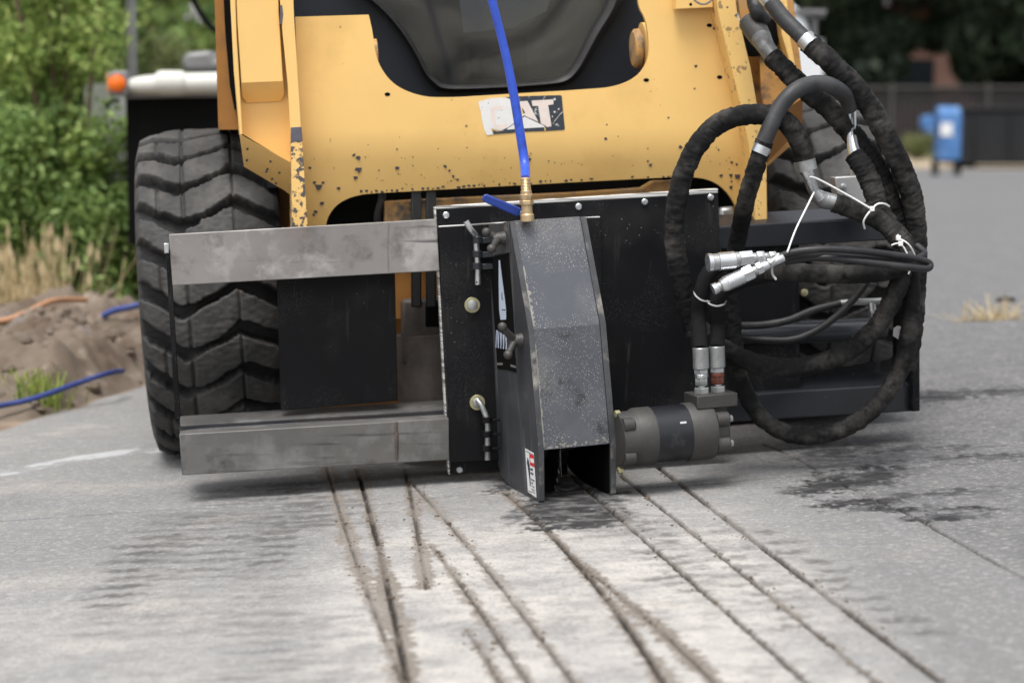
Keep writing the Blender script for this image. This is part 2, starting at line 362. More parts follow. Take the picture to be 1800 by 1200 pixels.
for ci, (pl_, gw, gd, dw, ds) in enumerate(cuts):
    if ci < 11:
        w0 = [PG(a, b) for a, b in pl_]; yy = np.array([p.y for p in w0]); xx_ = np.array([p.x for p in w0])
        cf = np.polyfit(yy, xx_, 2 if len(w0) > 3 else 1); pts = [Vector((float(np.polyval(cf, t)), float(t), 0)) for t in np.linspace(yy[0], yy[-1], 40)]
    else: pts = [PG(a, b) for a, b in smooth_pl(pl_)]
    D = np.full_like(X, 9.)
    for a, b in zip(pts[:-1], pts[1:]):
        ax, ay, bx, by = a.x, a.y, b.x, b.y; L2 = (bx-ax)**2+(by-ay)**2
        t = np.clip(((X-ax)*(bx-ax)+(Y-ay)*(by-ay))/L2, 0, 1)
        D = np.minimum(D, np.hypot(X-(ax+t*(bx-ax)), Y-(ay+t*(by-ay))))
    D2 = D+jit2*.0048+jit*.0015
    groove = np.maximum(groove, gd*(1-sstep(gw*.5, gw*1.5, D2))*(.35+.65*sstep(.35, .5, fbm(X*5+gw*500, Y*5, 17, 3))))
    wv = .35+2.0*fbm(X*2+gw*900, Y*3.2, int(gw*1e5)+3, 2)**1.5; patch = .25+1.1*fbm(X*7, Y*4, int(gw*1e5)+3, 3)
    rag = (fbm(X*28, Y*75, 29, 4)-.5)
    dirt = np.maximum(dirt, ds*np.clip(patch+.15, 0, 1)*(1-sstep(dw*.75*wv, dw*.75*wv+.005, D+jit*.014+rag*.030*np.clip(wv, .4, 1.4)+jit2*.006)))
# tread imprints: short dark dashes in rows
def region(x0, x1, y0, y1, fx, fy): return sstep(x0-fx, x0+fx, PX)*(1-sstep(x1-fx, x1+fx, PX))*sstep(y0-fy, y0+fy, PY)*(1-sstep(y1-fy, y1+fy, PY))
wx = (fbm(X*22, Y*22, 31, 3)-.5); wy = (fbm(X*60, Y*60, 37, 3)-.5); wz = (fbm(X*8, Y*8, 38, 2)-.5)
def ell(out, px, py, hl, hh, st, rough=.5):
    hl *= 1.35; p = PG(px, py); a_ = hl/F*p.y; b_ = hh/F*p.y*p.y/.9
    q = np.hypot((X-p.x)/a_+wx*rough*1.4+wz*rough*.8, (Y-p.y)/b_+wx*rough*2.2+wy*rough*3.6+wz*rough*1.8)
    return np.maximum(out, st*(1-sstep(.35, 1.3, q)))
imprint = np.zeros_like(X); rd_ = random.Random(4)
g_ = lambda a: rd_.uniform(-a, a)
for k in range(15):
    y_ = 905+12.5*k+.28*k*k*.6
    imprint = ell(imprint, 300-9.5*k+g_(9), y_, 50+g_(14), 5, .85 if 2 < k < 12 else .45)
    imprint = ell(imprint, 395-7*k+g_(14), y_+g_(2), 90+g_(14), 3.8, .7 if k < 9 else .25)
    imprint = ell(imprint, 510-6*k+g_(8), y_+g_(2), 50+g_(9), 4.8, .8 if k < 7 else .45)
for k in range(10):
    imprint = ell(imprint, 540+g_(30), 850+8*k, 70+g_(20), 3.6, .8); imprint = ell(imprint, 430+g_(30), 862+8*k, 80+g_(20), 2.6, .45)
for k in range(9): imprint = ell(imprint, 450+g_(50), 1080+16*k, 60+g_(20), 4.5, .45); imprint = ell(imprint, 560+g_(20), 1085+16*k, 40, 4.5, .4)
for x_, y_, l_ in [(1430, 987, 34), (1465, 1003, 30), (1475, 1017, 36), (1482, 1035, 34), (1510, 1052, 36), (1545, 1072, 38), (1580, 1090, 44), (1620, 1112, 44), (1400, 968, 30), (1380, 952, 26), (1350, 935, 24)]:
    imprint = ell(imprint, x_, y_, l_, 5.5, .7, .7)
for k in range(12):
    imprint = ell(imprint, 1130+8*k+g_(8), 905+12*k, 46+g_(14), 4.2, .65, .7); imprint = ell(imprint, 1245+14*k+g_(8), 935+15*k, 40+g_(12), 4.6, .55, .7)
for k in range(7): imprint = ell(imprint, 1010+10*k+g_(20), 893+8*k, 60, 4, .5, .7)
imprint = imprint*(.55+.6*sstep(.3, .6, fbm(X*30, Y*30, 33, 3)))
stain_shade = np.zeros_like(X)
for a_ in [(1000, 872, 50, 22, 1.4), (985, 900, 36, 10, 1.2), (1435, 860, 52, 9, 1), (1500, 843, 60, 13, 1), (1545, 828, 40, 10, .8), (1505, 884, 66, 7, 1), (1575, 892, 50, 5, .7), (1645, 911, 62, 5.5, .85), (1700, 895, 80, 4, .5), (1640, 868, 90, 6, .4), (1700, 690, 110, 8, .55), (1620, 700, 60, 6, .5), (1470, 790, 90, 12, .4), (1000, 895, 75, 24, 1.0), (1050, 915, 40, 10, .6), (900, 850, 40, 10, .5), (1650, 785, 90, 5, .4), (1740, 800, 90, 5, .45)]:  # ellipses round the saw mouth paint its shadow along with dark dust
    stain_shade = ell(stain_shade, a_[0], a_[1], a_[2], a_[3]*1.1, a_[4]*1.3, rough=.8)
stain_shade = np.clip(stain_shade*1.4, 0, 1)*(.6+.5*sstep(.3, .6, fbm(X*18, Y*30, 43, 4)))
# lane from wheel passing: light worn swath against greyer sides
lx = PX+(PY-850)*-.9
light = np.clip(sstep(500, 720, PX+.15*(PY-900))*(1-sstep(1180, 1420, lx))+region(-200, 560, 1000, 1300, 200, 40)*.35, 0, 1)*sstep(4.9, 3.9, Y)
side = np.clip(sstep(1150, 1480, lx)*.75+.95*sstep(1380, 1540, PX-1.9*(PY-805)+60*fbm(X*5, Y*5, 91, 3))+region(-300, 560, 840, 1010, 60, 60)*.50*fbm(X*3, Y*3, 92, 3)*1.6, 0, 1.5)
Z = Z-near*groove-near*imprint*.0012+near*(fbm(X*14, Y*14, 51, 4)-.5)*.0025+near*dirt*.0008*fbm(X*90, Y*90, 61, 2)
pts = [PG(a, b) for a, b in [(-300, 880), (-100, 848), (0, 832), (60, 820), (150, 803), (225, 793), (300, 789), (420, 785)]]; D = np.full_like(X, 9.)
for a, b in zip(pts[:-1], pts[1:]):
    L2 = (b.x-a.x)**2+(b.y-a.y)**2; t = np.clip(((X-a.x)*(b.x-a.x)+(Y-a.y)*(b.y-a.y))/L2, 0, 1)
    D = np.minimum(D, np.hypot(X-(a.x+t*(b.x-a.x)), Y-(a.y+t*(b.y-a.y))))
paint = (1-sstep(.03, .055, D+wx*.02))*(.15+.9*sstep(.38, .6, fbm(X*14, Y*14, 81, 4)))*(X < -.5)
# dirt beyond the slab on the left, verge far right
edgeY = 6.26+(X+1.61)*3.3+ (fbm(X*3, Y*3, 71, 3)-.5)*.5
earth = sstep(0, .15, Y-edgeY)*(1-sstep(-.9, -.5, X))
earth = np.maximum(earth, sstep(7, 8, Y)*(1-sstep(-1.3, -.6, X)))
verge = sstep(39, 40, Y+X*.08)*(X > 0)*1.0
far = sstep(5.5, 9, Y)*(1-earth)
road = sstep(.45, 1.3, X-.1)*sstep(4.6, 5.8, Y)
nv = X.size; nx = len(xs); ny = len(ys)
me = bpy.data.meshes.new('ground'); co = np.stack([X, Y, Z], -1).reshape(-1, 3).astype(np.float32)
me.vertices.add(nv); me.vertices.foreach_set('co', co.ravel())
i0 = (np.arange(ny-1)[:, None]*nx+np.arange(nx-1)[None, :]).ravel()
quads = np.stack([i0, i0+1, i0+nx+1, i0+nx], -1).astype(np.int32)
me.loops.add(quads.size); me.loops.foreach_set('vertex_index', quads.ravel())
me.polygons.add(len(quads)); me.polygons.foreach_set('loop_start', np.arange(0, quads.size, 4, dtype=np.int32))
me.polygons.foreach_set('use_smooth', np.ones(len(quads), bool)); me.update(calc_edges=True)
gr = np.clip(groove/.010, 0, 1)
A1 = np.stack([dirt*near, np.clip(gr, 0, 1)*near, imprint*near, np.ones_like(X)], -1).reshape(-1, 4).astype(np.float32)
A2 = np.stack([light, np.clip(stain_shade, 0, 1), np.clip(side*.62+road*.55, 0, 1), np.ones_like(X)], -1).reshape(-1, 4).astype(np.float32)
A3 = np.stack([earth, verge, np.clip(paint, 0, 1), np.ones_like(X)], -1).reshape(-1, 4).astype(np.float32)
for nm, A in (('wearA', A1), ('wear_shadeB', A2), ('wearC', A3)):
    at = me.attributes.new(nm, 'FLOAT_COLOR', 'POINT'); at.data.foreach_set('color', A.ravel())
gm = bpy.data.materials.new('worn_concrete_pavement'); gm.use_nodes = True
n = gm.node_tree.nodes; l = gm.node_tree.links; bs = n['Principled BSDF']; bs.inputs['Roughness'].default_value = .85
bs.inputs['Specular IOR Level'].default_value = .3
geo = n.new('ShaderNodeNewGeometry').outputs['Position']
def at(nm):
    a = n.new('ShaderNodeAttribute'); a.attribute_name = nm; s = n.new('ShaderNodeSeparateColor'); l.new(a.outputs['Color'], s.inputs[0]); return s.outputs
wA, wB, wC = at('wearA'), at('wear_shadeB'), at('wearC')
def gn(scale, det=6, sc=(1, 1, 1), ro=.65):
    mp = n.new('ShaderNodeMapping'); mp.inputs['Scale'].default_value = sc; l.new(geo, mp.inputs[0])
    t = n.new('ShaderNodeTexNoise'); t.inputs['Scale'].default_value = scale; t.inputs['Detail'].default_value = det; t.inputs['Roughness'].default_value = ro
    l.new(mp.outputs[0], t.inputs['Vector']); return t.outputs['Fac']
def gramp(f, a, b_, ca=0., cb=1.):
    r = n.new('ShaderNodeMapRange'); r.inputs['From Min'].default_value = a; r.inputs['From Max'].default_value = b_
    r.inputs['To Min'].default_value = ca; r.inputs['To Max'].default_value = cb; l.new(f, r.inputs[0]); return r.outputs[0]
def gmix(f, a, b_, bl='MIX'):
    x = n.new('ShaderNodeMix'); x.data_type = 'RGBA'; x.blend_type = bl
    if isinstance(f, float): x.inputs[0].default_value = f
    else: l.new(f, x.inputs[0])
    for i, v in ((6, a), (7, b_)):
        if isinstance(v, tuple): x.inputs[i].default_value = v+(1,)
        else: l.new(v, x.inputs[i])
    return x.outputs[2]
def gmul(a, b_):
    x = n.new('ShaderNodeMath'); x.operation = 'MULTIPLY'; l.new(a, x.inputs[0])
    if isinstance(b_, float): x.inputs[1].default_value = b_
    else: l.new(b_, x.inputs[1])
    return x.outputs[0]
c = gmix(wB[0], (.255, .253, .25), (.50, .475, .445))
c = gmix(gramp(gn(2.2, 5), .54, .8), c, (.52, .47, .42))
c = gmix(gramp(gn(4.5, 7), .44, .68, 0, .85), c, (.235, .235, .24))
c = gmix(gmul(wB[2], .9), c, (.105, .107, .114))
c = gmix(gramp(gn(16, 9, (.6, 1, 1), .78), .46, .62, 0, .6), c, (.20, .195, .19))
c = gmix(gramp(gn(70, 8, (.8, 1, 1), .85), .52, .60, 0, .45), c, (.56, .55, .53))
c = gmix(gramp(gn(130, 6, (1, 1, 1), .85), .54, .61, 0, .8), c, (.12, .115, .11))
vo = n.new('ShaderNodeTexVoronoi'); vo.inputs['Scale'].default_value = 330; l.new(geo, vo.inputs['Vector'])
c = gmix(gmul(gramp(vo.outputs['Distance'], .30, .18), gramp(gn(9, 4), .45, .6, 0, .3)), c, (.58, .57, .55))
c = gmix(gmul(wA[2], .85), c, (.085, .08, .078))
dn_ = gramp(gn(120, 5, (1, 1, 1), .8), .35, .65)
c = gmix(gmul(wA[0], .9), c, gmix(dn_, (.145, .125, .108), (.27, .238, .205)))
c = gmix(gmul(wA[1], .92), c, (.022, .018, .016))
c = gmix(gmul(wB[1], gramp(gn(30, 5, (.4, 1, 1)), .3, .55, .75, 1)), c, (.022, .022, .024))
c = gmix(gmul(wC[2], .5), c, (.60, .62, .64))
e1 = gmix(gramp(gn(3, 7), .35, .65), (.12, .085, .06), (.33, .25, .19))
c = gmix(wC[0], c, e1)
c = gmix(wC[1], c, gmix(gramp(gn(.6, 5), .4, .6), (.42, .34, .24), (.30, .25, .17)))
l.new(c, bs.inputs['Base Color'])
bp = n.new('ShaderNodeBump'); bp.inputs['Strength'].default_value = .7; bp.inputs['Distance'].default_value = .004
l.new(gn(110, 6, (1, 1, 1), .75), bp.inputs['Height']); l.new(bp.outputs[0], bs.inputs['Normal'])
me.materials.append(gm)
g = bpy.data.objects.new('ground', me); scene.collection.objects.link(g); struct(g)

# ================================================================ LOADER
ldr = thing('skid_steer_loader', 'worn yellow skid steer loader seen head on with chipped paint and big black tyres', 'loader', (0, 6.4, 0))
# --- front cross member of the lift arms
outline = [(519, 30), (648, 26), (655, 55), (659, 90), (668, 118), (688, 145), (715, 161), (750, 171), (800, 171), (900, 165), (1000, 159),
 (1070, 154), (1100, 146), (1122, 133), (1135, 116), (1141, 95), (1140, 62), (1134, 32), (1122, 12), (1118, -60), (1246, -60), (1258, 20), (1300, 190), (1314, 240), (1322, 300), (1330, 400), (1330, 470),
 (1306, 470), (1302, 400), (1296, 368), (1284, 345), (1266, 326), (1244, 315), (1215, 311), (1190, 311), (1000, 321), (800, 332), (640, 341), (612, 348), (592, 360), (579, 376), (572, 396), (572, 480), (536, 480), (534, 380), (530, 260), (522, 120)]
def dpan(y):
    if y < 225: return 5.20-.00006*(225-y)*0
    t = y-225
    return 5.20+(3.0e-6*t*t if t < 60 else .0108+.00036*(t-60))
def chaikin(L, closed=True, it=2, lim=55):
    for _ in range(it):
        out = []; n_ = len(L)
        for i in range(n_):
            if not closed and i in (0, n_-1): out.append(L[i]); continue
            a, b, c_ = L[i-1], L[i], L[(i+1) % n_]
            v1 = (b[0]-a[0], b[1]-a[1]); v2 = (c_[0]-b[0], c_[1]-b[1])
            an = abs(math.degrees(math.atan2(v1[0]*v2[1]-v1[1]*v2[0], v1[0]*v2[0]+v1[1]*v2[1])))
            l1 = math.hypot(*v1); l2 = math.hypot(*v2)
            if an > lim or an < 3: out.append(b)
            else:
                k1 = min(.25, 9/l1 if l1 > 36 else .25); k2 = min(.25, 9/l2 if l2 > 36 else .25)
                out += [(b[0]-v1[0]*k1, b[1]-v1[1]*k1), (b[0]+v2[0]*k2, b[1]+v2[1]*k2)]
        L = out
    return L
outline = chaikin(outline)
bm = bmesh.new(); vs = [bm.verts.new((x, -y, 0)) for x, y in outline]; bm.faces.new(vs)
for yy in list(range(228, 345, 6))+[60, 120, 180]:
    bmesh.ops.bisect_plane(bm, geom=bm.verts[:]+bm.edges[:]+bm.faces[:], plane_co=(0, -yy, 0), plane_no=(0, 1, 0))
bmesh.ops.triangulate(bm, faces=bm.faces[:])
mb = MB(); fv = [PL(v.co.x, -v.co.y, dpan(-v.co.y)) for v in bm.verts]; bm.verts.index_update()
fs = [tuple(v.index for v in f.verts) for f in bm.faces]
be = [tuple(v.index for v in e.verts) for e in bm.edges if len(e.link_faces) == 1]; bm.free()
nfv = len(fv)
mb.add(fv+[p+BB*.014 for p in fv], fs+[tuple(i+nfv for i in f[::-1]) for f in fs]+[(a, b, b+nfv, a+nfv) for a, b in be], 0)
for (x, y, r) in [(630, 277, 5), (622, 273, 3), (630, 297, 6), (625, 312, 4), (698, 295, 4), (560, 327, 6), (553, 321, 3), (568, 321, 2.5), (782, 292, 3), (1285, 308, 4), (1296, 309, 5), (1286, 319, 2), (1285, 329, 3), (1286, 285, 2.5), (1295, 289, 3),
                  (1267, 309, 3), (1201, 281, 5), (1208, 287, 4), (1198, 276, 3), (1196, 258, 3), (1144, 290, 3), (1139, 284, 2), (1065, 244, 2.5), (931, 280, 3), (797, 310, 2.5), (805, 316, 2), (793, 318, 1.6), (790, 300, 2), (1223, 117, 3), (1255, 50, 2.4), (566, 357, 3.5), (555, 372, 3), (551, 377, 2.5), (595, 331, 3), (545, 295, 2.5), (635, 336, 3), (1067, 219, 1.5), (1221, 156, 1.6), (1175, 207, 1.8)]:
    dd = dpan(y)-.0008; f_ = disc_poly(x, y, dd, r, n=9, jit=.35); mb.add(f_, [tuple(range(9))], 1)
for (x, y) in [(681, 166), (1136, 141), (1265, 136), (1247, 45)]:
    mb.add(disc_poly(x, y, 5.20-.0008, 5, 3.4, n=12, jit=.02), [tuple(range(12))], 2)
for k_ in range(80):
    x = random.uniform(550, 1300); y = 235+random.random()**.6*95
    if 640 < x < 1215 and y > 336-(x-640)*.0535: continue
    if (x < 640 or x > 1215) and y > 305: continue
    mb.add(disc_poly(x, y, dpan(y)-.0009, random.uniform(.5, 1.5), random.uniform(.4, 1.6), n=7, jit=.4), [tuple(range(7))], 1)
for x in np.arange(590, 1290, 9):
    if random.random() < .55:
        yb = 340-(x-640)*.0535 if 640 < x < 1215 else None
        if yb: y = yb-random.uniform(1, 5); mb.add(disc_poly(x, y, dpan(y)-.0009, random.uniform(1.2, 4), random.uniform(1, 2.4), n=8, jit=.4), [tuple(range(8))], 1)
mb.build('arm_crossmember', ['yellow', 'chip', 'matblack'], ldr, smooth=50)
# flanges left
mb = MB().prism([PL(x, y, 5.12) for x, y in [(486, -80), (512, -80), (517, 30), (531, 248), (511, 250), (506, 150), (497, 60)]], BB*.16, 2)
mb.prism([PL(x, y, 5.12) for x, y in [(511, 250), (531, 248), (541, 400), (541, 480), (514, 480), (512, 285)]], BB*.16, 0)
mb.prism([PL(x, y, 5.119) for x, y in [(511, 224), (530, 223), (532, 248), (526, 251), (519, 249), (511, 252)]], BB*.002, 1)
mb.prism([PL(x, y, 5.119) for x, y in [(492, 10), (496, 9), (498, 25), (496, 44), (491, 42), (493, 28)]], BB*.002, 1)
f1 = mb.build('arm_flange', ['chipped', 'greychip', 'yellow_plain'], ldr, .002)
m2 = M['chipped'].copy(); m2.name = 'lightly_chipped_paint'
for nd in m2.node_tree.nodes:
    if nd.type == 'VALTORGB' and abs(nd.color_ramp.elements[0].position-.50) < .001: nd.color_ramp.elements[0].position = .64; nd.color_ramp.elements[1].position = .66
MB().prism([PL(x, y, 5.13) for x, y in [(401, -80), (411, -80), (416, 60), (427, 236), (421, 238), (411, 120)]], BB*.18).build('arm_side_plate', 'yellow_plain', ldr, .002)
MB().prism([PL(x, y, 5.19) for x, y in [(405, -80), (495, -80), (500, 60), (511, 150), (517, 290), (425, 235)]], BB*.01).build('arm_web', 'yellow_plain', ldr)
# sloping underside left
a, b_, c_, d_ = PL(421, 236, 5.13), PL(514, 287, 5.13), PL(517, 348, 5.24), PL(429, 293, 5.24); e_ = PL(500, 335, 5.24)
mb = MB(); lst = [a, b_, c_, e_, d_]; mb.add(lst+[q+BB*.02 for q in lst], [(0, 1, 2, 3, 4), (9, 8, 7, 6, 5), (0, 5, 6, 1), (1, 6, 7, 2), (2, 7, 8, 3), (3, 8, 9, 4), (4, 9, 5, 0)])
for x, y in [(435, 262), (434, 282), (475, 284), (470, 298), (491, 304), (478, 315), (485, 322), (468, 302)]:
    t = (y-262)/50; mb.add([p-BB*.001 for p in disc_poly(x, y, 5.13+(y-236-(x-421)*.55)/57*.11-.002, 2.2)], [tuple(range(10))], 1)
mb.build('arm_underside', ['yellow_plain', 'chip'], ldr, .001)
# cover box in the left arm
mb = MB().prism([PL(x, y, 5.135) for x, y in [(412, -80), (487, -80), (490, 20), (498, 144), (424, 147), (417, 40)]], BB*.05)
p1, p2 = PL(424, 147, 5.135), PL(498, 144, 5.135); p3, p4, p5, p6 = PL(499, 167, 5.17), PL(493, 178, 5.185), PL(435, 181, 5.185), PL(426, 171, 5.17)
mb.add([p1, p2, p3, p4, p5, p6], [(0, 1, 2, 3, 4, 5)])
mb.build('cylinder_cover', 'yellow_plain', ldr, .002)
# right arm: flange, recess and outer plate
MB().prism([PL(x, y, 5.12) for x, y in [(1255, -80), (1283, -80), (1296, 20), (1320, 120), (1332, 190), (1345, 225), (1348, 300), (1350, 470), (1328, 470), (1326, 330), (1316, 250), (1303, 190), (1262, 20)]], BB*.15).build('arm_flange', m2, ldr, .003)
MB().prism([PL(x, y, 5.30) for x, y in [(1286, -80), (1385, -80), (1412, 150), (1408, 240), (1340, 300)]], BB*.01).build('arm_web', 'yellow_dirty', ldr)
MB().prism([PL(x, y, 5.17) for x, y in [(1362, -80), (1378, -80), (1388, 60), (1402, 135), (1396, 138), (1374, 60)]], BB*.15).build('arm_side_plate', m2, ldr, .002)
MB().prism([PL(x, y, 5.22) for x, y in [(1335, 90), (1362, 95), (1390, 150), (1398, 215), (1350, 215), (1338, 170)]], BB*.01).build('arm_gusset', 'yellow_dirty', ldr, .002)
mb = MB().add([PL(1344, 218, 5.12), PL(1411, 172, 5.12), PL(1410, 222, 5.22), PL(1347, 288, 5.22)]+[PL(1344, 218, 5.12)+BB*.02, PL(1411, 172, 5.12)+BB*.02, PL(1410, 222, 5.22)+BB*.02, PL(1347, 288, 5.22)+BB*.02], [(0, 1, 2, 3), (7, 6, 5, 4), (0, 4, 5, 1), (1, 5, 6, 2), (2, 6, 7, 3), (3, 7, 4, 0)])
mb.build('arm_underside', 'yellow_shaded', ldr)
# dark port opening behind the quick coupler
MB().lathe(PL(1333, 62, 5.22), -BB, [(-.05, .055), (.01, .055), (.012, .05)], 24).build('hydraulic_port', 'matblack', ldr)
# lift arms running back over the wheels, hidden from the front
for xx0, xx1 in ((402, 495), (1290, 1392)):
    a = PL(xx0, 0, 5.36); b_ = PL(xx1, 0, 5.36)
    mb = MB(); ctr = (a+b_)/2; wd = (b_-a).length
    mb.box(ctr+BB*1.0+WW*.12, wd*.85, 2.0, .26, (UU, BB, WW))
    mb.build('lift_arm', 'yellow_plain', ldr, .01)
# bracket with chain at top right, pivots
mb = MB().prism([PL(x, y, 5.16) for x, y in [(1187, -60), (1252, -60), (1253, 13), (1188, 16)]], BB*.03)
mb.lathe(PL(1214, 8, 5.16), -BB, [(0, .004), (.001, .004)], 10, 1)
mb.build('bracket', ['yellow', 'matblack'], ldr, .002)
mb = MB()
for i in range(11):
    t = i/10; c0 = PL(1218+36*t, 0+10*sin(pi*t)-2, 5.14)
    mb.ball(c0, .0035, n=8, sc=(1.3, .5, .8))
mb.build('chain', 'galv', ldr)
MB().lathe(PL(1112, 86, 5.30), UU, [(0, .045), (.006, .052), (.018, .052), (.02, .038), (.07, .038)], 28).build('pivot_pin', 'yellow_dirty', ldr)
MB().lathe(PL(1128, 80, 5.30), UU, [(0, .06), (.05, .06)], 28).build('pivot_boss', 'yellow_plain', ldr)
MB().lathe(PL(640, 98, 5.30), UU, [(0, .042), (.034, .042)], 28).build('pivot_boss', 'yellow_dirty', ldr)
# decal
def dec(X_, Y_): return (825+X_/10, 160+Y_/10)
def decal(pts, lift, m, mbx):
    q = [PL(*dec(*p), 5.20-lift) for p in pts]; mbx.prism(q, BB*.0003, m)
mb = MB()
decal([(600, 115), (780, 100), (1200, 85), (1600, 75), (1625, 92), (1680, 660), (1665, 685), (1350, 706), (920, 722), (700, 745), (600, 745)], .0010, 0, mb)
decal([(155, 190), (250, 165), (380, 130), (500, 120), (640, 116), (800, 180), (830, 400), (860, 510), (700, 640), (640, 660), (560, 700), (380, 660), (420, 765), (310, 780), (270, 700), (240, 600), (215, 480), (205, 370), (180, 300)], .0013, 1, mb)
decal([(640, 690), (700, 650), (760, 735), (430, 762), (400, 690), (500, 715)], .0014, 4, mb)
decal([(360, 290), (480, 255), (600, 262), (605, 340), (510, 330), (450, 350), (470, 590), (610, 600), (650, 560), (690, 640), (560, 680), (420, 640), (385, 500)], .0016, 2, mb)
decal([(800, 190), (1020, 175), (1215, 545), (960, 432), (858, 500)], .0016, 2, mb)
decal([(925, 290), (985, 385), (945, 398)], .0019, 0, mb)
decal([(880, 260), (905, 262), (955, 400), (930, 405)], .0019, 3, mb)
decal([(1095, 170), (1475, 150), (1480, 237), (1385, 250), (1445, 620), (1375, 637), (1260, 590), (1210, 265), (1110, 265)], .0016, 2, mb)
decal([(968, 432), (1350, 618), (1340, 645), (900, 668), (640, 690), (660, 660)], .0019, 0, mb)
decal([(968, 450), (1318, 615), (1325, 638), (905, 662), (650, 682)], .0022, 1, mb)
decal([(1318, 640), (1335, 640), (1345, 700), (1322, 702)], .0022, 3, mb)
for x, y, r in [(1500, 148, 20), (1500, 370, 18), (1570, 320, 15), (1460, 450, 12)]:
    decal([(x+r*cos(t*pi/4), y+r*sin(t*pi/4)) for t in range(8)], .0022, 2 if y > 200 else 1, mb)
for a in [((1490, 540), (1550, 470)), ((1550, 470), (1580, 430)), ((1580, 425), (1645, 365)), ((1300, 140), (1340, 90))]:
    (x0, y0), (x1, y1) = a; decal([(x0, y0-7), (x1, y1-7), (x1, y1+7), (x0, y0+7)], .0021, 2, mb)
mb.build('maker_decal', ['label_dark', 'label_peel', 'label_warm', 'yellow_plain', 'label_dark'], ldr)

# cab front
MB().prism([PL(x, y, 5.50) for x, y in [(470, 330), (470, -500), (1240, -500), (1240, 330)]], BB*.02).build('cab_front', 'cab', ldr)
gl_out = [(560, -500), (585, -60), (625, -18), (668, 18), (702, 58), (728, 98), (742, 126), (760, 148), (785, 160), (870, 158), (960, 152), (1000, 146), (1022, 128), (1040, 98), (1062, 60), (1088, 18), (1110, -30), (1130, -500)]
gl_in = [(600, -500), (618, -60), (652, -12), (690, 25), (718, 60), (740, 98), (754, 126), (768, 140), (790, 149), (870, 148), (955, 142), (985, 135), (1003, 118), (1018, 92), (1036, 55), (1060, 15), (1078, -30), (1094, -500)]
def catm(L, n_=4):
    out = []
    for i in range(len(L)-1):
        p0 = L[max(i-1, 0)]; p1 = L[i]; p2 = L[i+1]; p3 = L[min(i+2, len(L)-1)]
        if i in (0, len(L)-2): out.append(p1); continue
        for q_ in range(n_):
            t = q_/n_; out.append(tuple(.5*(2*p1[j]+(p2[j]-p0[j])*t+(2*p0[j]-5*p1[j]+4*p2[j]-p3[j])*t*t+(3*p1[j]-p0[j]-3*p2[j]+p3[j])*t**3) for j in (0, 1)))
    return out+[L[-1]]
gl_out = [gl_out[0]]+catm(gl_out[1:-1])+[gl_out[-1]]; gl_in = [gl_in[0]]+catm(gl_in[1:-1])+[gl_in[-1]]
mb = MB(); k = len(gl_out)
rings = []
for pl_, dd in ((gl_out, 5.49), (gl_out, 5.465), ([((a[0]*.6+b[0]*.4), (a[1]*.6+b[1]*.4)) for a, b in zip(gl_out, gl_in)], 5.452), ([((a[0]*.25+b[0]*.75), (a[1]*.25+b[1]*.75)) for a, b in zip(gl_out, gl_in)], 5.460), (gl_in, 5.475), (gl_in, 5.49)):
    rings.append([PL(x, y, dd) for x, y in pl_])
vs = [p for r_ in rings for p in r_]; fs = []
for r_ in range(5):
    for i in range(k-1): fs.append((r_*k+i, r_*k+i+1, (r_+1)*k+i+1, (r_+1)*k+i))
mb.add(vs, fs); mb.build('door_gasket', 'rubber', ldr, smooth=60)
# interior is visible through the glass: the cab front there is glass over a dark recess
gl = MB().prism([PL(x, y, 5.478) for x, y in gl_in], BB*.006).build('door_glass', 'glass', ldr)
MB().prism([PL(x, y, 5.4965) for x, y in gl_in], BB*.002).build('footwell', 'interior', ldr)
mb = MB()
mb.prism([PL(x, y, 5.49) for x, y in [(800, -60), (985, -60), (960, 20), (900, 50), (815, 58)]], BB*.004, 0)
mb.build('seat', 'seat', ldr)
mb = MB().prism([PL(x, y, 5.488) for x, y in [(825, 72), (925, 62), (930, 135), (828, 138)]], BB*.005, 0)
mb.lathe(PL(858, 118, 5.488), -BB, [(0, .022), (.002, .022), (.003, .017)], 20, 1)
mb.build('pedal_box', ['rubber', 'interior'], ldr, .001)
# cab shell behind
a = PL(500, -40, 5.54); b_ = PL(1230, -40, 5.54); ctr = (a+b_)/2; wd = (b_-a).length
MB().box(ctr+BB*.65+WW*.1, wd*.93, 1.26, 1.9, (UU, BB, WW)).build('cab_shell', 'cab', ldr, .03)
# body and chassis under the cab
MB().prism([PL(x, y, 5.60) for x, y in [(440, 215), (1350, 190), (1350, 735), (490, 760)]], BB*.02).build('chassis_front', 'yellow_shaded', ldr)
MB().prism([PL(x, y, 5.62) for x, y in [(505, 250), (1340, 230), (1340, 650), (510, 700)]], BB*2.0).build('chassis', 'yellow_plain', ldr, .02)
MB().prism([PL(x, y, 5.42) for x, y in [(375, -60), (394, -60), (404, 100), (420, 228), (384, 228)]], BB*.5).build('arm_tower', 'yellow_shaded', ldr)
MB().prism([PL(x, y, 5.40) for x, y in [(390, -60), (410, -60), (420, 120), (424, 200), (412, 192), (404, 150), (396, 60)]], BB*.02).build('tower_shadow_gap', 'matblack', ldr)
MB().prism([PL(x, y, 5.35) for x, y in [(575, 330), (692, 330), (692, 560), (575, 560)]], BB*.2).build('hydraulic_housing', 'black', ldr, .01)
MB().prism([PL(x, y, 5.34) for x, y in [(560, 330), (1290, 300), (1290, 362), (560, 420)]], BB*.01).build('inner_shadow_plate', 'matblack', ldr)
MB().tube([PL(668, 300, 5.31), PL(672, 345, 5.30), PL(664, 380, 5.30), PL(668, 420, 5.32)], .011, 12).build('hydraulic_line', 'hose', ldr)
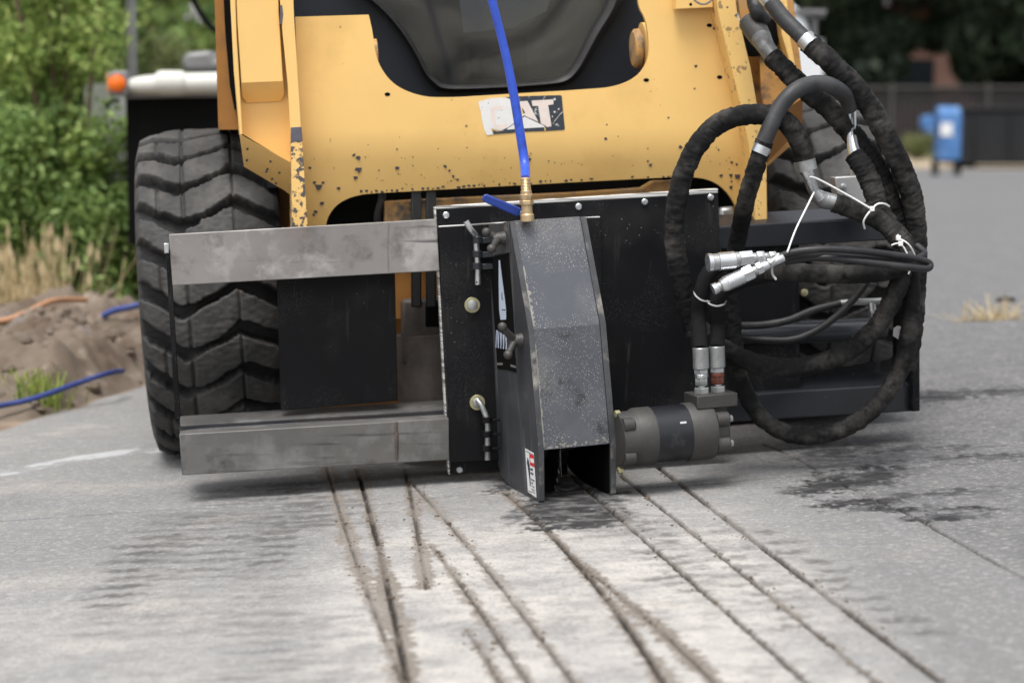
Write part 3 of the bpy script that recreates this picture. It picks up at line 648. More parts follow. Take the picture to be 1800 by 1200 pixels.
# coupler crossbar with wear
mb = MB().prism([PL(x, y, 5.27) for x, y in [(676, 354), (800, 348), (1000, 339), (1130, 330), (1150, 318), (1200, 316), (1215, 345), (1250, 345), (1250, 420), (676, 440)]], BB*.05)
mb.build('coupler_crossbar', 'yellow_dirty', ldr, .004)
for x in (732, 758):
    MB().prism([PL(x-9, 335, 5.235), PL(x+9, 334, 5.235), PL(x+9, 540, 5.235), PL(x-9, 540, 5.235)], BB*.012).build('hose_strap', 'rubber', ldr, .004)
MB().prism([PL(x, y, 5.30) for x, y in [(692, 470), (780, 466), (780, 560), (692, 560)]], BB*.01).build('coupler_plate', 'yellow_shaded', ldr)
MB().prism([PL(x, y, 5.26) for x, y in [(706, 527), (800, 522), (800, 640), (706, 640)]], BB*.04).build('cylinder_bracket', 'rust', ldr, .01)
MB().prism([PL(x, y, 5.255) for x, y in [(748, 530), (800, 526), (800, 575), (748, 575)]], BB*.01).build('cylinder_block', 'matblack', ldr, .01)
MB().lathe(PL(752, 585, 5.32), -WW, [(0, .085), (.25, .09)], 28).build('tilt_cylinder', 'rust', ldr)
MB().prism([PL(x, y, 5.24) for x, y in [(1265, 365), (1292, 362), (1293, 640), (1270, 640)]], BB*.04).build('coupler_post', 'zinc_dull', ldr, .01)

# tyres
TR = .468; TW = .358
def tyre_mesh():
    NL = 25; na = NL*36; nvv = 84; prof_v = np.linspace(-.5, .5, nvv)
    ang = np.linspace(0, 2*pi, na, endpoint=False)
    A, V = np.meshgrid(ang, prof_v, indexing='ij'); v01 = V+.5
    zig = np.interp(v01, [0, .28, .68, 1.0], [0, .55, -.10, .45])
    lugid = np.floor(A/(2*pi)*NL); zig = zig+.03*np.sin(lugid*57)+.10*(vnoise(A*18, v01*9, 15)-.5)
    ph = (A/(2*pi)*NL-zig+.07*(fbm(A*70, v01*26, 16, 2)-.5)) % 1.0
    gw = np.interp(v01, [0, .08, .28, .38, .55, .66, .74, 1], [.38, .34, .29, .13, .09, .18, .30, .38])
    lug = sstep(0, .05, ph)*(1-sstep(1-gw-.05, 1-gw, ph))
    sip = np.minimum(np.abs(v01-.33), np.abs(v01-.70)); lug = lug*(1-.35*(1-sstep(.004, .010, sip)))
    lug = lug*(1-.25*(1-sstep(.004, .012, np.abs(v01-.14)))*(np.floor(A/(2*pi)*NL) % 2))
    crown = -.020*(np.abs(V)*2)**3
    tyre_mesh.lug = lug.copy(); lug = lug*(.90+.10*vnoise(A*NL/pi/2*2, v01*6, 19)); rr = TR-.040+crown+.040*lug-.006*(np.abs(V)*2)**8 + .0012*(vnoise(A*60, v01*30, 5)-.5)*2
    co = []
    for i in range(na):
        ca, sa = cos(ang[i]), sin(ang[i])
        # inner sidewall
        sh = lug[i, 0]
        row = [(-.40, .235), (-.50, .255), (-.545, .31), (-.545, .36), (-.525-.01*sh, .400)]
        for vv, r in row: co.append((vv*TW, r*ca, r*sa))
        for j in range(nvv): co.append((V[i, j]*TW, rr[i, j]*ca, rr[i, j]*sa))
        sh = lug[i, -1]
        for vv, r in [(.525+.01*sh, .400), (.545, .36), (.545, .31), (.50, .255), (.40, .235)]: co.append((vv*TW, r*ca, r*sa))
    w_ = nvv+10; fs = []
    for i in range(na):
        i2 = (i+1) % na
        for j in range(w_-1): fs.append((i*w_+j, i*w_+j+1, i2*w_+j+1, i2*w_+j))
    return co, fs
tco, tfs = tyre_mesh()
tme = bpy.data.meshes.new('tyre'); tme.from_pydata(tco, [], tfs); tme.materials.append(M['tyre'])
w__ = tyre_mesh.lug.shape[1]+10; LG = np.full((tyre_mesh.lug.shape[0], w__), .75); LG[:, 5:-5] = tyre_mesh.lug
ta = tme.attributes.new('lug_dust_shade', 'FLOAT', 'POINT'); ta.data.foreach_set('value', LG.ravel().astype(np.float32))
tm_ = M['tyre'].copy(); tm_.name = 'dusty_shaded_tread_rubber'; tn = tm_.node_tree; bs_ = tn.nodes['Principled BSDF']; src = bs_.inputs['Base Color'].links[0].from_socket
a_ = tn.nodes.new('ShaderNodeAttribute'); a_.attribute_name = 'lug_dust_shade'; x_ = tn.nodes.new('ShaderNodeMix'); x_.data_type = 'RGBA'; x_.inputs[6].default_value = (.018, .018, .019, 1)  # grooves painted near black as shade, below the dusty lug tops
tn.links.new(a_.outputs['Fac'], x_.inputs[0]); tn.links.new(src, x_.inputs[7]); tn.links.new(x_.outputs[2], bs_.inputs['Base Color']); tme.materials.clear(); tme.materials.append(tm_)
tme.polygons.foreach_set('use_smooth', [True]*len(tme.polygons)); tme.update()
rb = MB(); rb.lathe((-.13, 0, 0), (1, 0, 0), [(0, .245), (.01, .25), (.03, .23), (.05, .21), (.08, .10), (.09, .10), (.21, .10), (.22, .21), (.24, .235), (.26, .245)], 40)
def wheel(cx_, cyy, k=0):
    e = bpy.data.objects.new('wheel', None); scene.collection.objects.link(e); e.parent = ldr
    zc = TILT*cx_+TR-.012
    e.location = Vector((cx_, cyy, zc))-ldr.location
    e.rotation_euler = Matrix((UU, BB, WW)).transposed().to_euler()
    e.empty_display_size = .1
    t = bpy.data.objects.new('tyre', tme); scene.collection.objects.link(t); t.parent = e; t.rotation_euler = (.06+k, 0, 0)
    if not bpy.data.meshes.get('rim'):
        q = rb.build('rim', 'rim'); q.parent = e; wheel.rim = q.data
    else:
        q = bpy.data.objects.new('rim', wheel.rim); scene.collection.objects.link(q); q.parent = e
xl, yl = -.853, 5.68
wheel(xl, yl); dx = 1.745
wheel(xl+dx*UU.x, yl+dx*UU.y, .03)
wheel(xl+BB.x*1.15, yl+BB.y*1.15, .1); wheel(xl+dx*UU.x+BB.x*1.15, yl+dx*UU.y+BB.y*1.15, .15)

# ================================================================ SAW ATTACHMENT
saw = thing('pavement_saw_attachment', 'dusty dark steel pavement saw on a black and bare steel frame before the loader', 'saw attachment', (0, 5.0, 0))
plate([(297, 412), (767, 385), (773, 476), (303, 502)], 4.97, .014, 'slide_bar', 'steel', saw, .002)
plate([(315, 763), (789, 735), (790, 808), (320, 835)], 4.97, .014, 'slide_bar', 'steel_dark', saw, .002)
MB().tube([PL(696, 741, 4.968), PL(697, 770, 4.968), PL(697, 806, 4.968)], [.0035, .0045, .003], 8, 8, wr=.5, wf=160).build('weld_bead', 'rust', saw)
MB().tube([PL(683, 391, 4.9685), PL(681, 430, 4.9685), PL(683, 480, 4.9685)], .0012, 6, 8, wr=.4, wf=160).build('weld_bead', 'steel', saw)
def rail(name, backt, frontt, frontb, dback, dfront, m):
    mb = MB(); L = [PL(*backt[0], dback), PL(*frontt[0], dfront), PL(*frontb[0], dfront), PL(*frontb[0], dfront)+BB*.09]
    Rr = [PL(*backt[1], dback), PL(*frontt[1], dfront), PL(*frontb[1], dfront), PL(*frontb[1], dfront)+BB*.09]
    mb.add(L+Rr, [(0, 1, 5, 4), (1, 2, 6, 5), (2, 3, 7, 6), (3, 0, 4, 7), (3, 2, 1, 0), (4, 5, 6, 7)])
    return mb.build(name, m, saw, .004)
rail('frame_rail', [(300, 432), (1600, 357)], [(300, 455), (1606, 378)], [(300, 495), (1610, 419)], 5.17, 5.09, 'black2')
rail('frame_rail', [(316, 731), (1602, 650)], [(317, 757), (1614, 673)], [(318, 800), (1616, 722)], 5.20, 5.09, 'black2')
# ledges between lower rail and slide bar on the left
mb = MB()
for (y0, d0, y1, d1, mi) in ((731, 5.195, 747, 5.10, 0), (749, 5.095, 755, 5.03, 1), (756, 5.025, 762, 4.985, 0)):
    mb.prism([PL(316, y0, d0), PL(786, y0-28.5, d0), PL(788, y1-28.5, d1), PL(317, y1, d1)], -WW*.006, mi)
mb.build('rail_ledge', ['steel_dark', 'black2'], saw, .001)
MB().lathe(PL(1290, 588, 5.12), (PL(1555, 577, 5.12)-PL(1290, 588, 5.12)), [(0, .031), ((PL(1555, 577, 5.12)-PL(1290, 588, 5.12)).length, .031)], 28).build('cross_tube', 'black2', saw)
mb = MB().prism([PL(x, y, 5.06) for x, y in [(1606, 362), (1617, 361), (1617, 722), (1603, 723)]], BB*.16); mb.build('end_plate', 'black', saw, .002)
mb = MB().prism([PL(x, y, 5.0) for x, y in [(291, 440), (299, 440), (317, 735), (308, 736)]], BB*.03); mb.prism([PL(x, y, 4.998) for x, y in [(288, 428), (297, 428), (297, 445), (289, 445)]], BB*.03, 1)
mb.build('end_strap', ['black', 'zinc'], saw, .001)
plate([(486, 470), (694, 460), (699, 704), (494, 722)], 5.12, .02, 'shield_plate', 'black', saw)
plate([(1268, 405), (1404, 400), (1407, 690), (1272, 700)], 5.108, .01, 'shield_plate', 'black', saw)
plate([(1404, 405), (1600, 400), (1602, 690), (1407, 700)], 5.42, .01, 'rear_guard', 'black', saw)
# big mounting plate
mb = MB()
mb.prism([PL(x, y, 4.99) for x, y in [(767, 368), (1262, 340), (1283, 790), (795, 833)]], BB*.022, 0)
mb.prism([PL(767, 363, 4.994), PL(1262, 331.5, 4.994), PL(1262, 339.5, 4.994), PL(767, 367.5, 4.994)], BB*.035, 1)
mb.prism([PL(763.5, 364, 4.994), PL(766.5, 364, 4.994), PL(791, 833, 4.994), PL(788, 833, 4.994)], BB*.03, 1)
mb.build('mounting_plate', ['black', 'alu'], saw, .001)
mb = MB().prism([PL(x, y, 4.972) for x, y in [(771, 400), (1055, 383), (1064, 800), (792, 812)]], BB*.016, 0)
mb.prism([PL(771, 397.5, 4.973), PL(1055, 380.5, 4.973), PL(1055, 382.6, 4.973), PL(771, 399.6, 4.973)], BB*.014, 1)
mb.build('slide_plate', ['black', 'alu'], saw, .001)
def hexbolt(px, py, d, r, m='zinc', name='bolt', washer=None, parent=saw, h=.008):
    p = PL(px, py, d); mb = MB(); z = 0
    if washer: mb.lathe(p, -BB, [(0, washer), (.003, washer)], 24, 1); z = .003
    mb.lathe(p-BB*z, -BB, [(0, r), (h*.85, r), (h, r*.85)], 6)
    return mb.build(name, [m, 'yzinc'], parent, .0006)
for x, y in [(784, 378), (1017, 363), (1133, 355), (1249, 347)]:
    mb = MB().lathe(PL(x, y, 4.989), -BB, [(0, .0085), (.003, .0082), (.005, .006), (.0052, .004)], 16); mb.build('bolt', 'zinc', saw)
mb = MB().lathe(PL(808, 825, 4.989), -BB, [(0, .0085), (.003, .0082), (.005, .006)], 16); mb.build('bolt', 'zinc_dull', saw)
hexbolt(830, 536, 4.971, .0145, 'zinc_dull', washer=.0195); hexbolt(839, 707, 4.971, .0135, 'zinc_dull', washer=.0195)
# saw housing
C0 = 1.4215; HW = .194; tk = .013
sp = [(896, 389), (929, 580), (947, 792), (948, 880), (944, 891), (938, 889), (910, 867), (893, 850), (883, 838), (877, 822), (875, 813), (872, 733), (866, 600), (859, 396)]
prof = [PN(x, y, C0) for x, y in sp]
NP = len(prof)
c_ = sum(prof, Vector((0, 0, 0)))/NP
def side(off, th, name):
    mb = MB().prism([p+U2*off for p in prof], U2*th, 0, 1); mb.prism([c_+(p-c_)*.97+U2*((off+th+.0008) if off == 0 else off-.0012) for p in prof], U2*.0004, 2); return mb.build(name, ['hoodside', 'edge', 'matblack'], saw, .002)  # black sheet on the inner face paints the shade inside the mouth
side(0, tk, 'side_plate'); side(HW-tk*1.1, tk*1.1, 'side_plate')
mb = MB()
q0, q1, q2 = prof[0], prof[1], prof[2]
fr = [q0, q1, q2]; off = B2*.004
vs = []
for q in fr: vs += [q+U2*(tk+.001)+off, q+U2*(HW-tk-.002)+off]
vs += [v+B2*.008 for v in vs]
mb.add(vs, [(0, 1, 3, 2), (2, 3, 5, 4), (7, 6, 8, 9), (9, 8, 10, 11), (4, 5, 11, 10), (0, 2, 8, 6), (2, 4, 10, 8), (1, 7, 9, 3), (3, 9, 11, 5), (0, 6, 7, 1)])
N_ = (prof[2]-prof[1]).cross(U2).normalized(); N_ = N_ if N_.y < 0 else -N_
def onfront(t, u_):          # t 0..1 upper slope, 1..2 lower face
    q = prof[0].lerp(prof[1], t) if t < 1 else prof[1].lerp(prof[2], t-1)
    return q+U2*(tk+.001+u_)+B2*.004-B2*.0012
rd2 = random.Random(12)
for t0_, t1_, wmax, n_ in ((.42, .62, .006, 12), (.62, .97, .010, 18), (1.12, 1.98, .0055, 46)):
    pl2 = [onfront(t0_+(t1_-t0_)*i/n_, .0) for i in range(n_+1)]+[onfront(t0_+(t1_-t0_)*i/n_, wmax*rd2.uniform(.15, 1)) for i in range(n_, -1, -1)]
    for i in range(n_): mb.add([pl2[i], pl2[i+1], pl2[2*n_-i], pl2[2*n_+1-i]], [(0, 1, 2, 3)], 1)
for k in range(26):          # dried splashes along the lower edge
    u_ = rd2.uniform(.002, .16); t_ = 2-abs(rd2.gauss(0, .035)); c__ = onfront(min(t_, 1.985), u_); r_ = rd2.uniform(.001, .004)
    mb.add([c__+(U2*cos(a*pi/4)*r_*rd2.uniform(.6, 1.6)+W2*sin(a*pi/4)*r_*rd2.uniform(.5, 1)) for a in range(8)], [tuple(range(8))], 1)
mb.build('front_cover', ['hood', 'dust'], saw, .0, smooth=8)
mb = MB().prism([prof[0]+U2*tk+W2*-.004+B2*.013, prof[0]+U2*(HW-tk)+W2*-.004+B2*.013, prof[-1]+U2*(HW-tk)+W2*-.004, prof[-1]+U2*tk+W2*-.004], -W2*.008); mb.build('top_cover', 'hood', saw)
mb = MB().prism([prof[-1]+U2*tk-B2*.01-W2*.014, prof[-1]+U2*(HW-tk)-B2*.01-W2*.014, prof[-4]+U2*(HW-tk)-B2*.01-W2*.055, prof[-4]+U2*tk-B2*.01-W2*.055], B2*.008); mb.build('back_cover', 'matblack', saw)  # coloured black to paint the shaded depth of the mouth
# hatch area on the left side plate: black label panel with pale wedge and lettering strokes
def sidepoly(pts, lift, mbx, mi): mbx.prism([PN(x, y, C0-lift) for x, y in pts], U2*.0003, mi)
def lz(X_, Y_): return (855+X_/5, 440+Y_/5)
mb = MB()
sidepoly([lz(*p) for p in [(38, 60), (195, 25), (205, 150), (230, 500), (250, 900), (262, 1075), (180, 1050), (95, 1040), (80, 800), (60, 500), (45, 300)]], .0012, mb, 0)
sidepoly([lz(*p) for p in [(108, 85), (118, 88), (150, 340), (172, 520), (172, 608), (124, 610), (112, 520), (108, 300)]], .0020, mb, 1)
sidepoly([lz(*p) for p in [(133, 518), (170, 519), (170, 525), (133, 524)]], .0026, mb, 0)
sidepoly([lz(*p) for p in [(133, 370), (137, 370), (139, 428), (149, 431), (149, 435), (133, 430)]], .0026, mb, 0)
xx = 86
for i, (w1, kk) in enumerate([(9, 'd'), (5, 'i'), (5, 'i'), (9, 'n'), (5, 'i'), (9, 'n'), (6, 'i'), (8, 'n'), (8, 't'), (7, 'i'), (9, 'e')]):
    y0 = 700+i*7; y1 = 855+i*2; s_ = 6 if i % 2 else -5
    sidepoly([lz(xx, y0), lz(xx+w1*.62, y0), lz(xx+w1*.62+s_, y1), lz(xx+s_, y1)], .0020, mb, 1)
    if kk in 'nd': sidepoly([lz(xx+w1, y0+4), lz(xx+w1+4, y0+4), lz(xx+w1+4-s_, y1), lz(xx+w1-s_, y1)], .0020, mb, 1)
    if kk in 'te': sidepoly([lz(xx, y0), lz(xx+w1+5, y0), lz(xx+w1+5, y0+16), lz(xx, y0+16)], .0022, mb, 1)
    xx += w1+4.5
sidepoly([lz(*p) for p in [(94, 987), (142, 987), (142, 1008), (94, 1006)]], .0020, mb, 2)
sidepoly([lz(*p) for p in [(210, 1000), (258, 1015), (260, 1035), (212, 1020)]], .0020, mb, 2)
mb.build('side_label', ['matblack', 'label_blue', 'steel'], saw)
# warning sticker
def st(X_, Y_): return (905+X_/9.233, 770+Y_/9.233)
mb = MB()
sidepoly([st(*p) for p in [(165, 160), (305, 240), (350, 965), (212, 870)]], .0012, mb, 0)
sidepoly([st(*p) for p in [(232, 245), (303, 283), (318, 470), (247, 437)]], .0018, mb, 1)
sidepoly([st(*p) for p in [(250, 318), (304, 340), (309, 405), (255, 388)]], .0023, mb, 0)
sidepoly([st(*p) for p in [(176, 196), (303, 268), (303, 276), (176, 206)]], .0020, mb, 2)
sidepoly([st(*p) for p in [(218, 842), (272, 876), (272, 885), (218, 851)]], .0020, mb, 2)
sidepoly([st(*p) for p in [(200, 320), (215, 325), (222, 360), (238, 440), (245, 560), (255, 770), (244, 775), (238, 690), (222, 560), (208, 460), (195, 400)]], .0020, mb, 2)
for (x0, y0, x1, y1, t) in [(250, 478, 292, 498, 34), (255, 545, 300, 568, 34), (262, 650, 320, 685, 22), (266, 705, 292, 725, 20), (268, 762, 324, 795, 12), (270, 812, 326, 845, 12), (272, 850, 328, 885, 10)]:
    nseg = 5
    for i in range(nseg):
        ta, tb = i/nseg, (i+.72)/nseg
        sidepoly([st(x0+(x1-x0)*ta, y0+(y1-y0)*ta), st(x0+(x1-x0)*tb, y0+(y1-y0)*tb), st(x0+(x1-x0)*tb, y0+(y1-y0)*tb+t), st(x0+(x1-x0)*ta, y0+(y1-y0)*ta+t)], .0020, mb, 2)
mb.build('warning_sticker', ['label_white', 'label_red', 'label_dark'], saw)
# blade
bc = P(1040, 765, 4.86); bc = bc+U2*((C0+.062)-U2.dot(bc))
mb = MB(); nt = 30; R0 = bc.z-ground_z(0, 0)+.010
vs = []; rr_ = min(float(R0), .185)
for k in range(nt*4):
    an = 2*pi*k/(nt*4); r = rr_ if k % 4 else rr_-.008
    vs.append(bc+(B2*cos(an)+W2*sin(an))*r)
mb.prism(vs, U2*.004); mb.build('saw_blade', 'motor_dark', saw)
MB().lathe(bc-U2*.02, U2, [(0, .05), (.05, .05), (.05, .03), (.10, .03)], 24).build('blade_flange', 'cast', saw)
MB().tube([PN(985, 791, C0+.055), PN(986, 820, C0+.055), PN(987, 838, C0+.055)], [.0012, .0008, .0006], 6).build('water_drip', 'hose', saw)
# clamp knobs
def knob(px, py, balls, dY, sc=1.):
    e = bpy.data.objects.new('clamp_knob', None); scene.collection.objects.link(e); e.parent = saw
    base = P(px, py, dY); e.location = base-saw.location
    mb = MB().lathe(base, -U2, [(0, .021*sc), (.003, .021*sc)], 26); mb.build('washer', 'yzinc', e)
    mb = MB().lathe(base-U2*.003, -U2, [(0, .019*sc), (.004, .0185*sc), (.022, .0155*sc), (.036, .014*sc), (.042, .0125*sc), (.043, .010)], 20)
    hc = base-U2*.030
    for bx, by, by_ in balls:
        t = P(bx, by, by_); mb.tube([hc, hc*.45+t*.55, t], [.0125*sc, .0085*sc, .0065*sc], 12, 5); mb.ball(t, .0112*sc)
    mb.build('hub', 'cast', e); return e
knob(925, 597, [(883, 574, 4.69), (893, 623, 4.69), (915, 596, 4.80)], 4.735)
knob(897, 418, [(855, 408, 4.80), (864, 437, 4.76), (885, 415, 4.89)], 4.82)
MB().prism([PN(x, y, C0-.004) for x, y in [(861, 396), (893, 391), (896, 444), (866, 449)]], U2*.004).build('hatch_tab', 'edge', saw, .001)
# hinge pins
dz = 4.945
mb = MB().tube([PL(819, 389, dz-.01), PL(828, 404, dz-.01), PL(836, 415, dz), PL(838, 440, dz), PL(840, 470, dz), PL(840, 500, dz)], .0075, 14, 6)
mb.lathe(PL(838, 496, dz-.0076), -BB, [(0, .002), (.0004, .002)], 8, 1)
mb.build('hinge_pin', ['zinc', 'matblack'], saw)
mb = MB()
for y in (422, 447, 468): mb.lathe(PL(839, y-7, dz), -WW, [(0, .0135), (.017, .0135)], 20); mb.box(PL(853, y, dz+.01), .035, .03, .014, (UU, BB, WW))
mb.build('hinge', 'black2', saw, .001)
mb = MB().tube([PL(839, 703, 4.95), PL(846, 712, 4.94), PL(853, 728, 4.935), PL(857, 745, 4.93), PL(857, 780, 4.93), PL(857, 808, 4.93)], .0070, 14, 6)
mb.build('hinge_pin', 'zinc_dull', saw)
mb = MB()
for y in (738, 763, 788): mb.lathe(PL(856, y-6, 4.93), -WW, [(0, .0135), (.015, .0135)], 20); mb.box(PL(868, y, 4.93), .03, .012, .006, (UU, BB, WW))
mb.build('hinge', 'black', saw, .001)
# motor
ms_ = PN(1083, 771, C0+HW)
def ml(prof_, m, name, n_=40, start=0.): return MB().lathe(ms_+U2*start, U2, prof_, n_).build(name, m, saw, .0015)
MB().lathe(ms_, U2, [(0, .064), (.035, .064), (.040, .067), (.048, .070), (.085, .070)], 44).build('motor_flange', 'motor', saw)
for a in (40, 140, 220, 320):
    cc = ms_+(W2*sin(R(a))+B2*cos(R(a)))*.060; MB().lathe(cc+U2*.001, U2, [(0, .018), (.026, .017), (.03, .012)], 18).build('flange_lobe', 'motor', saw)
MB().lathe(ms_+U2*.085, U2, [(0, .068), (.088, .068)], 44).build('motor_gear_ring', 'motor_dark', saw)
mb = MB().lathe(ms_+U2*.173, U2, [(0, .069), (.004, .071), (.058, .071), (.064, .070), (.066, .065)], 44)
mb.build('motor_body', 'motor', saw)
mb = MB().box(ms_+U2*.150-B2*.058+W2*.034, .016, .0016, .005, (U2, (W2*-.5+B2*.86), (W2*.86+B2*.5))); mb.build('data_plate', 'zinc', saw)
mb = MB().lathe(ms_+U2*.239-W2*-.002, U2, [(0, .052), (.030, .052), (.036, .046)], 36)
for a in (35, 145, 215, 325):
    cc = ms_+U2*.239+(W2*sin(R(a))+B2*cos(R(a)))*.052; mb.lathe(cc, U2, [(0, .019), (.03, .019), (.033, .016)], 20)
mb.build('motor_end_cap', 'motor', saw)
for a in (35, 145, 215, 325):
    cc = ms_+U2*.272+(W2*sin(R(a))+B2*cos(R(a)))*.052; MB().lathe(cc, U2, [(0, .0085), (.010, .0085)], 6).build('bolt', 'zinc_dull', saw, .0005)
for x, y in [(1081, 727), (1086, 826)]:
    MB().lathe(PN(x, y, C0+HW)-U2*.002-B2*.005, U2, [(0, .009), (.012, .009)], 6).build('bolt', 'yzinc', saw, .0005)
mb = MB(); pc = PN(1255, 703, C0+HW+.215)
topc = ms_+U2*.246+W2*.078
mb.box(topc-W2*.003, .105, .085, .032, (U2, B2, W2)); mb.box(topc-W2*.018-U2*.012, .012, .07, .02, (U2, B2, W2)); mb.box(topc+U2*.012-W2*.022, .03, .06, .03, (U2, B2, W2))
mb.build('port_block', 'motor', saw, .002)
saw_parts_top = topc
def fitting(base, ax, spec, parent, name='fitting'):
    z = 0; out = []
    for (L_, r, nn, m, nm) in spec:
        MB().lathe(Vector(base)+Vector(ax)*z, ax, [(0, r*.93), (min(.0015, L_*.2), r), (L_-min(.0015, L_*.2), r), (L_, r*.93)], nn, rot=.3).build(nm, m, parent); z += L_
    return Vector(base)+Vector(ax)*z
fb1 = topc-U2*.022+W2*.012; fb2 = topc+U2*.020+W2*.012
# water valve on top of the housing
vb = PN(927, 386, C0+.040); vb = vb+B2*.0
valve = thing('ball_valve', 'brass ball valve with a blue lever on top of the dark saw housing', 'valve', vb)
z = W2
mb = MB().lathe(vb-z*.004, z, [(0, .0165), (.016, .0165), (.018, .0135), (.038, .013), (.040, .015)], 22)
mb.lathe(vb+z*.036, z, [(0, .0175), (.010, .0175)], 6); mb.lathe(vb+z*.046, z, [(0, .014), (.006, .0165), (.015, .0165), (.017, .013)], 8)
mb.build('valve_body', 'brass', valve, .0008)
h0 = P(914, 374, 4.83); h1 = P(848, 346, 4.80); ax = (h1-h0); Lh = ax.length; ax.normalize(); wv = Vector((0, 1, 0)); up = ax.cross(wv).normalized()
prof_h = [(0, .0105), (.2*Lh, .011), (.6*Lh, .010), (.93*Lh, .0100), (Lh*.99, .006)]
mb = MB(); vs = []
for t, r in prof_h:
    for s1, s2 in ((-.011, -1), (.011, -1), (.011, 1), (-.011, 1)): vs.append(h0+ax*t+wv*s1+up*s2*r)
fs = [(i*4+k, i*4+(k+1) % 4, i*4+4+(k+1) % 4, i*4+4+k) for i in range(4) for k in range(4)]+[(3, 2, 1, 0), (16, 17, 18, 19)]
mb.add(vs, fs); mb.build('lever', 'bluehandle', valve, .003)
MB().tube([h0-ax*.012-up*.004, h0+ax*.008], .0065, 8).build('lever_stem', 'zinc', valve)
htop = vb+z*.063
bh = thing('water_hose', 'blue water hose coming down from above to the brass valve', 'hose', htop)
MB().lathe(htop, z, [(0, .0135), (.006, .0135), (.006, .0125)]+[(.008+i*.0035+j*.00175, .0125 if j else .0112) for i in range(8) for j in (0, 1)]+[(.038, .011)], 20).build('ferrule', 'brass', bh)
t0 = htop+z*.034
MB().tube([t0, P(922, 285, 4.84), P(912, 220, 4.84), P(900, 150, 4.83), P(885, 80, 4.82), P(862, -10, 4.80), P(835, -120, 4.78), P(800, -400, 4.78), P(760, -800, 4.9)], [.0115, .0115, .0112, .0110, .0105, .0105, .0105, .0105, .0105], 20).build('hose_tube', 'blue', bh)

# ================================================================ HYDRAULIC HOSES (each runs on its own)
def Q(L): return [P(*p) for p in L]
def hose(label, segs, seed=1, group='hydraulic hoses looped on the right of the saw', loc=None):
    e = thing('hydraulic_hose', label, 'hose', loc if loc is not None else P(*segs[0][1][0]), group)
    for (nm, pts, r, m, wr) in segs:
        MB().tube(Q(pts), r, 28, 26, wr=wr*1.25, wf=55, wseed=seed).build(nm, m, e, smooth=80)
    return e
# the two hoses rising from the motor ports
def ports(base, label, path, red):
    e = thing('hydraulic_hose', label, 'hose', base, 'hydraulic hoses looped on the right of the saw')
    sp_ = [(.015, .019, 6, 'zinc_dull', 'port_adapter'), (.005, .010, 16, 'zinc', 'adapter_neck'), (.018, .0165, 6, 'redfit' if red else 'zinc_dull', 'swivel_nut'), (.010, .0165, 20, 'redfit' if red else 'zinc', 'collar'), (.012, .018, 6, 'zinc', 'hex_nut'), (.052, .0195, 20, 'zinc_dull', 'ferrule')]
    t = fitting(base, W2, sp_, e)
    pts = [t-W2*.004]+Q(path)
    MB().tube(pts, .0185, 26, 12, wr=.06, wf=55, wseed=5 if red else 3).build('sleeve', 'sleeve_clean', e, smooth=80)
    return e
ports(fb1, 'black sleeved hose rising from the left port of the grey saw motor', [(1228, 560, 4.80), (1232, 515, 4.79), (1250, 475, 4.79), (1285, 462, 4.80), (1340, 472, 4.81), (1400, 480, 4.82), (1480, 484, 4.84), (1540, 478, 4.86), (1590, 460, 4.88)], False)
ports(fb2, 'black sleeved hose rising from the rusty red fitting on the saw motor', [(1262, 570, 4.80), (1260, 535, 4.78), (1272, 510, 4.77), (1310, 492, 4.775), (1360, 482, 4.79)], True)
hose('thick seamed sleeve hose running level behind the two silver couplers', [('sleeve', [(1345, 474, 4.77), (1390, 478, 4.77), (1440, 481, 4.77), (1500, 482, 4.79), (1550, 478, 4.81), (1590, 468, 4.83), (1605, 450, 4.86)], .0225, 'sleeve', .06)], 11)
# arch hose A
eA = hose('dusty black hose arching over the corner of the black mounting plate', [
 ('sleeve', [(1222, 585, 4.88), (1208, 540, 4.86), (1194, 480, 4.84), (1186, 420, 4.83), (1188, 370, 4.82), (1200, 310, 4.81), (1222, 262, 4.80), (1252, 226, 4.80), (1290, 206, 4.80), (1335, 201, 4.80), (1372, 208, 4.81), (1396, 232, 4.82), (1410, 262, 4.84), (1415, 285, 4.85)], .0245, 'sleeve', .10),
 ('hose_clamp', [(1414, 282, 4.85), (1418, 300, 4.85)], .0265, 'zinc_dull', 0),
 ('fitting', [(1417, 298, 4.85), (1423, 315, 4.85), (1430, 335, 4.86), (1440, 348, 4.87)], [.019, .014, .013, .016], 'zinc', 0),
 ('elbow', [(1436, 344, 4.87), (1450, 352, 4.88), (1470, 356, 4.88)], [.017, .021, .019], 'zinc_dull', 0),
 ('lower_sleeve', [(1466, 356, 4.88), (1500, 368, 4.88), (1540, 384, 4.88), (1568, 405, 4.88), (1588, 430, 4.87), (1596, 452, 4.86)], .0235, 'sleeve', .10)], 1)
hose('dusty hose curving in a low arc from behind the motor fittings', [
 ('sleeve', [(1205, 530, 4.90), (1225, 570, 4.90), (1262, 606, 4.90), (1310, 632, 4.89), (1365, 645, 4.88), (1420, 643, 4.86), (1475, 625, 4.85), (1520, 596, 4.84), (1553, 556, 4.84), (1578, 505, 4.84), (1592, 455, 4.85)], .0235, 'sleeve', .11)], 2)
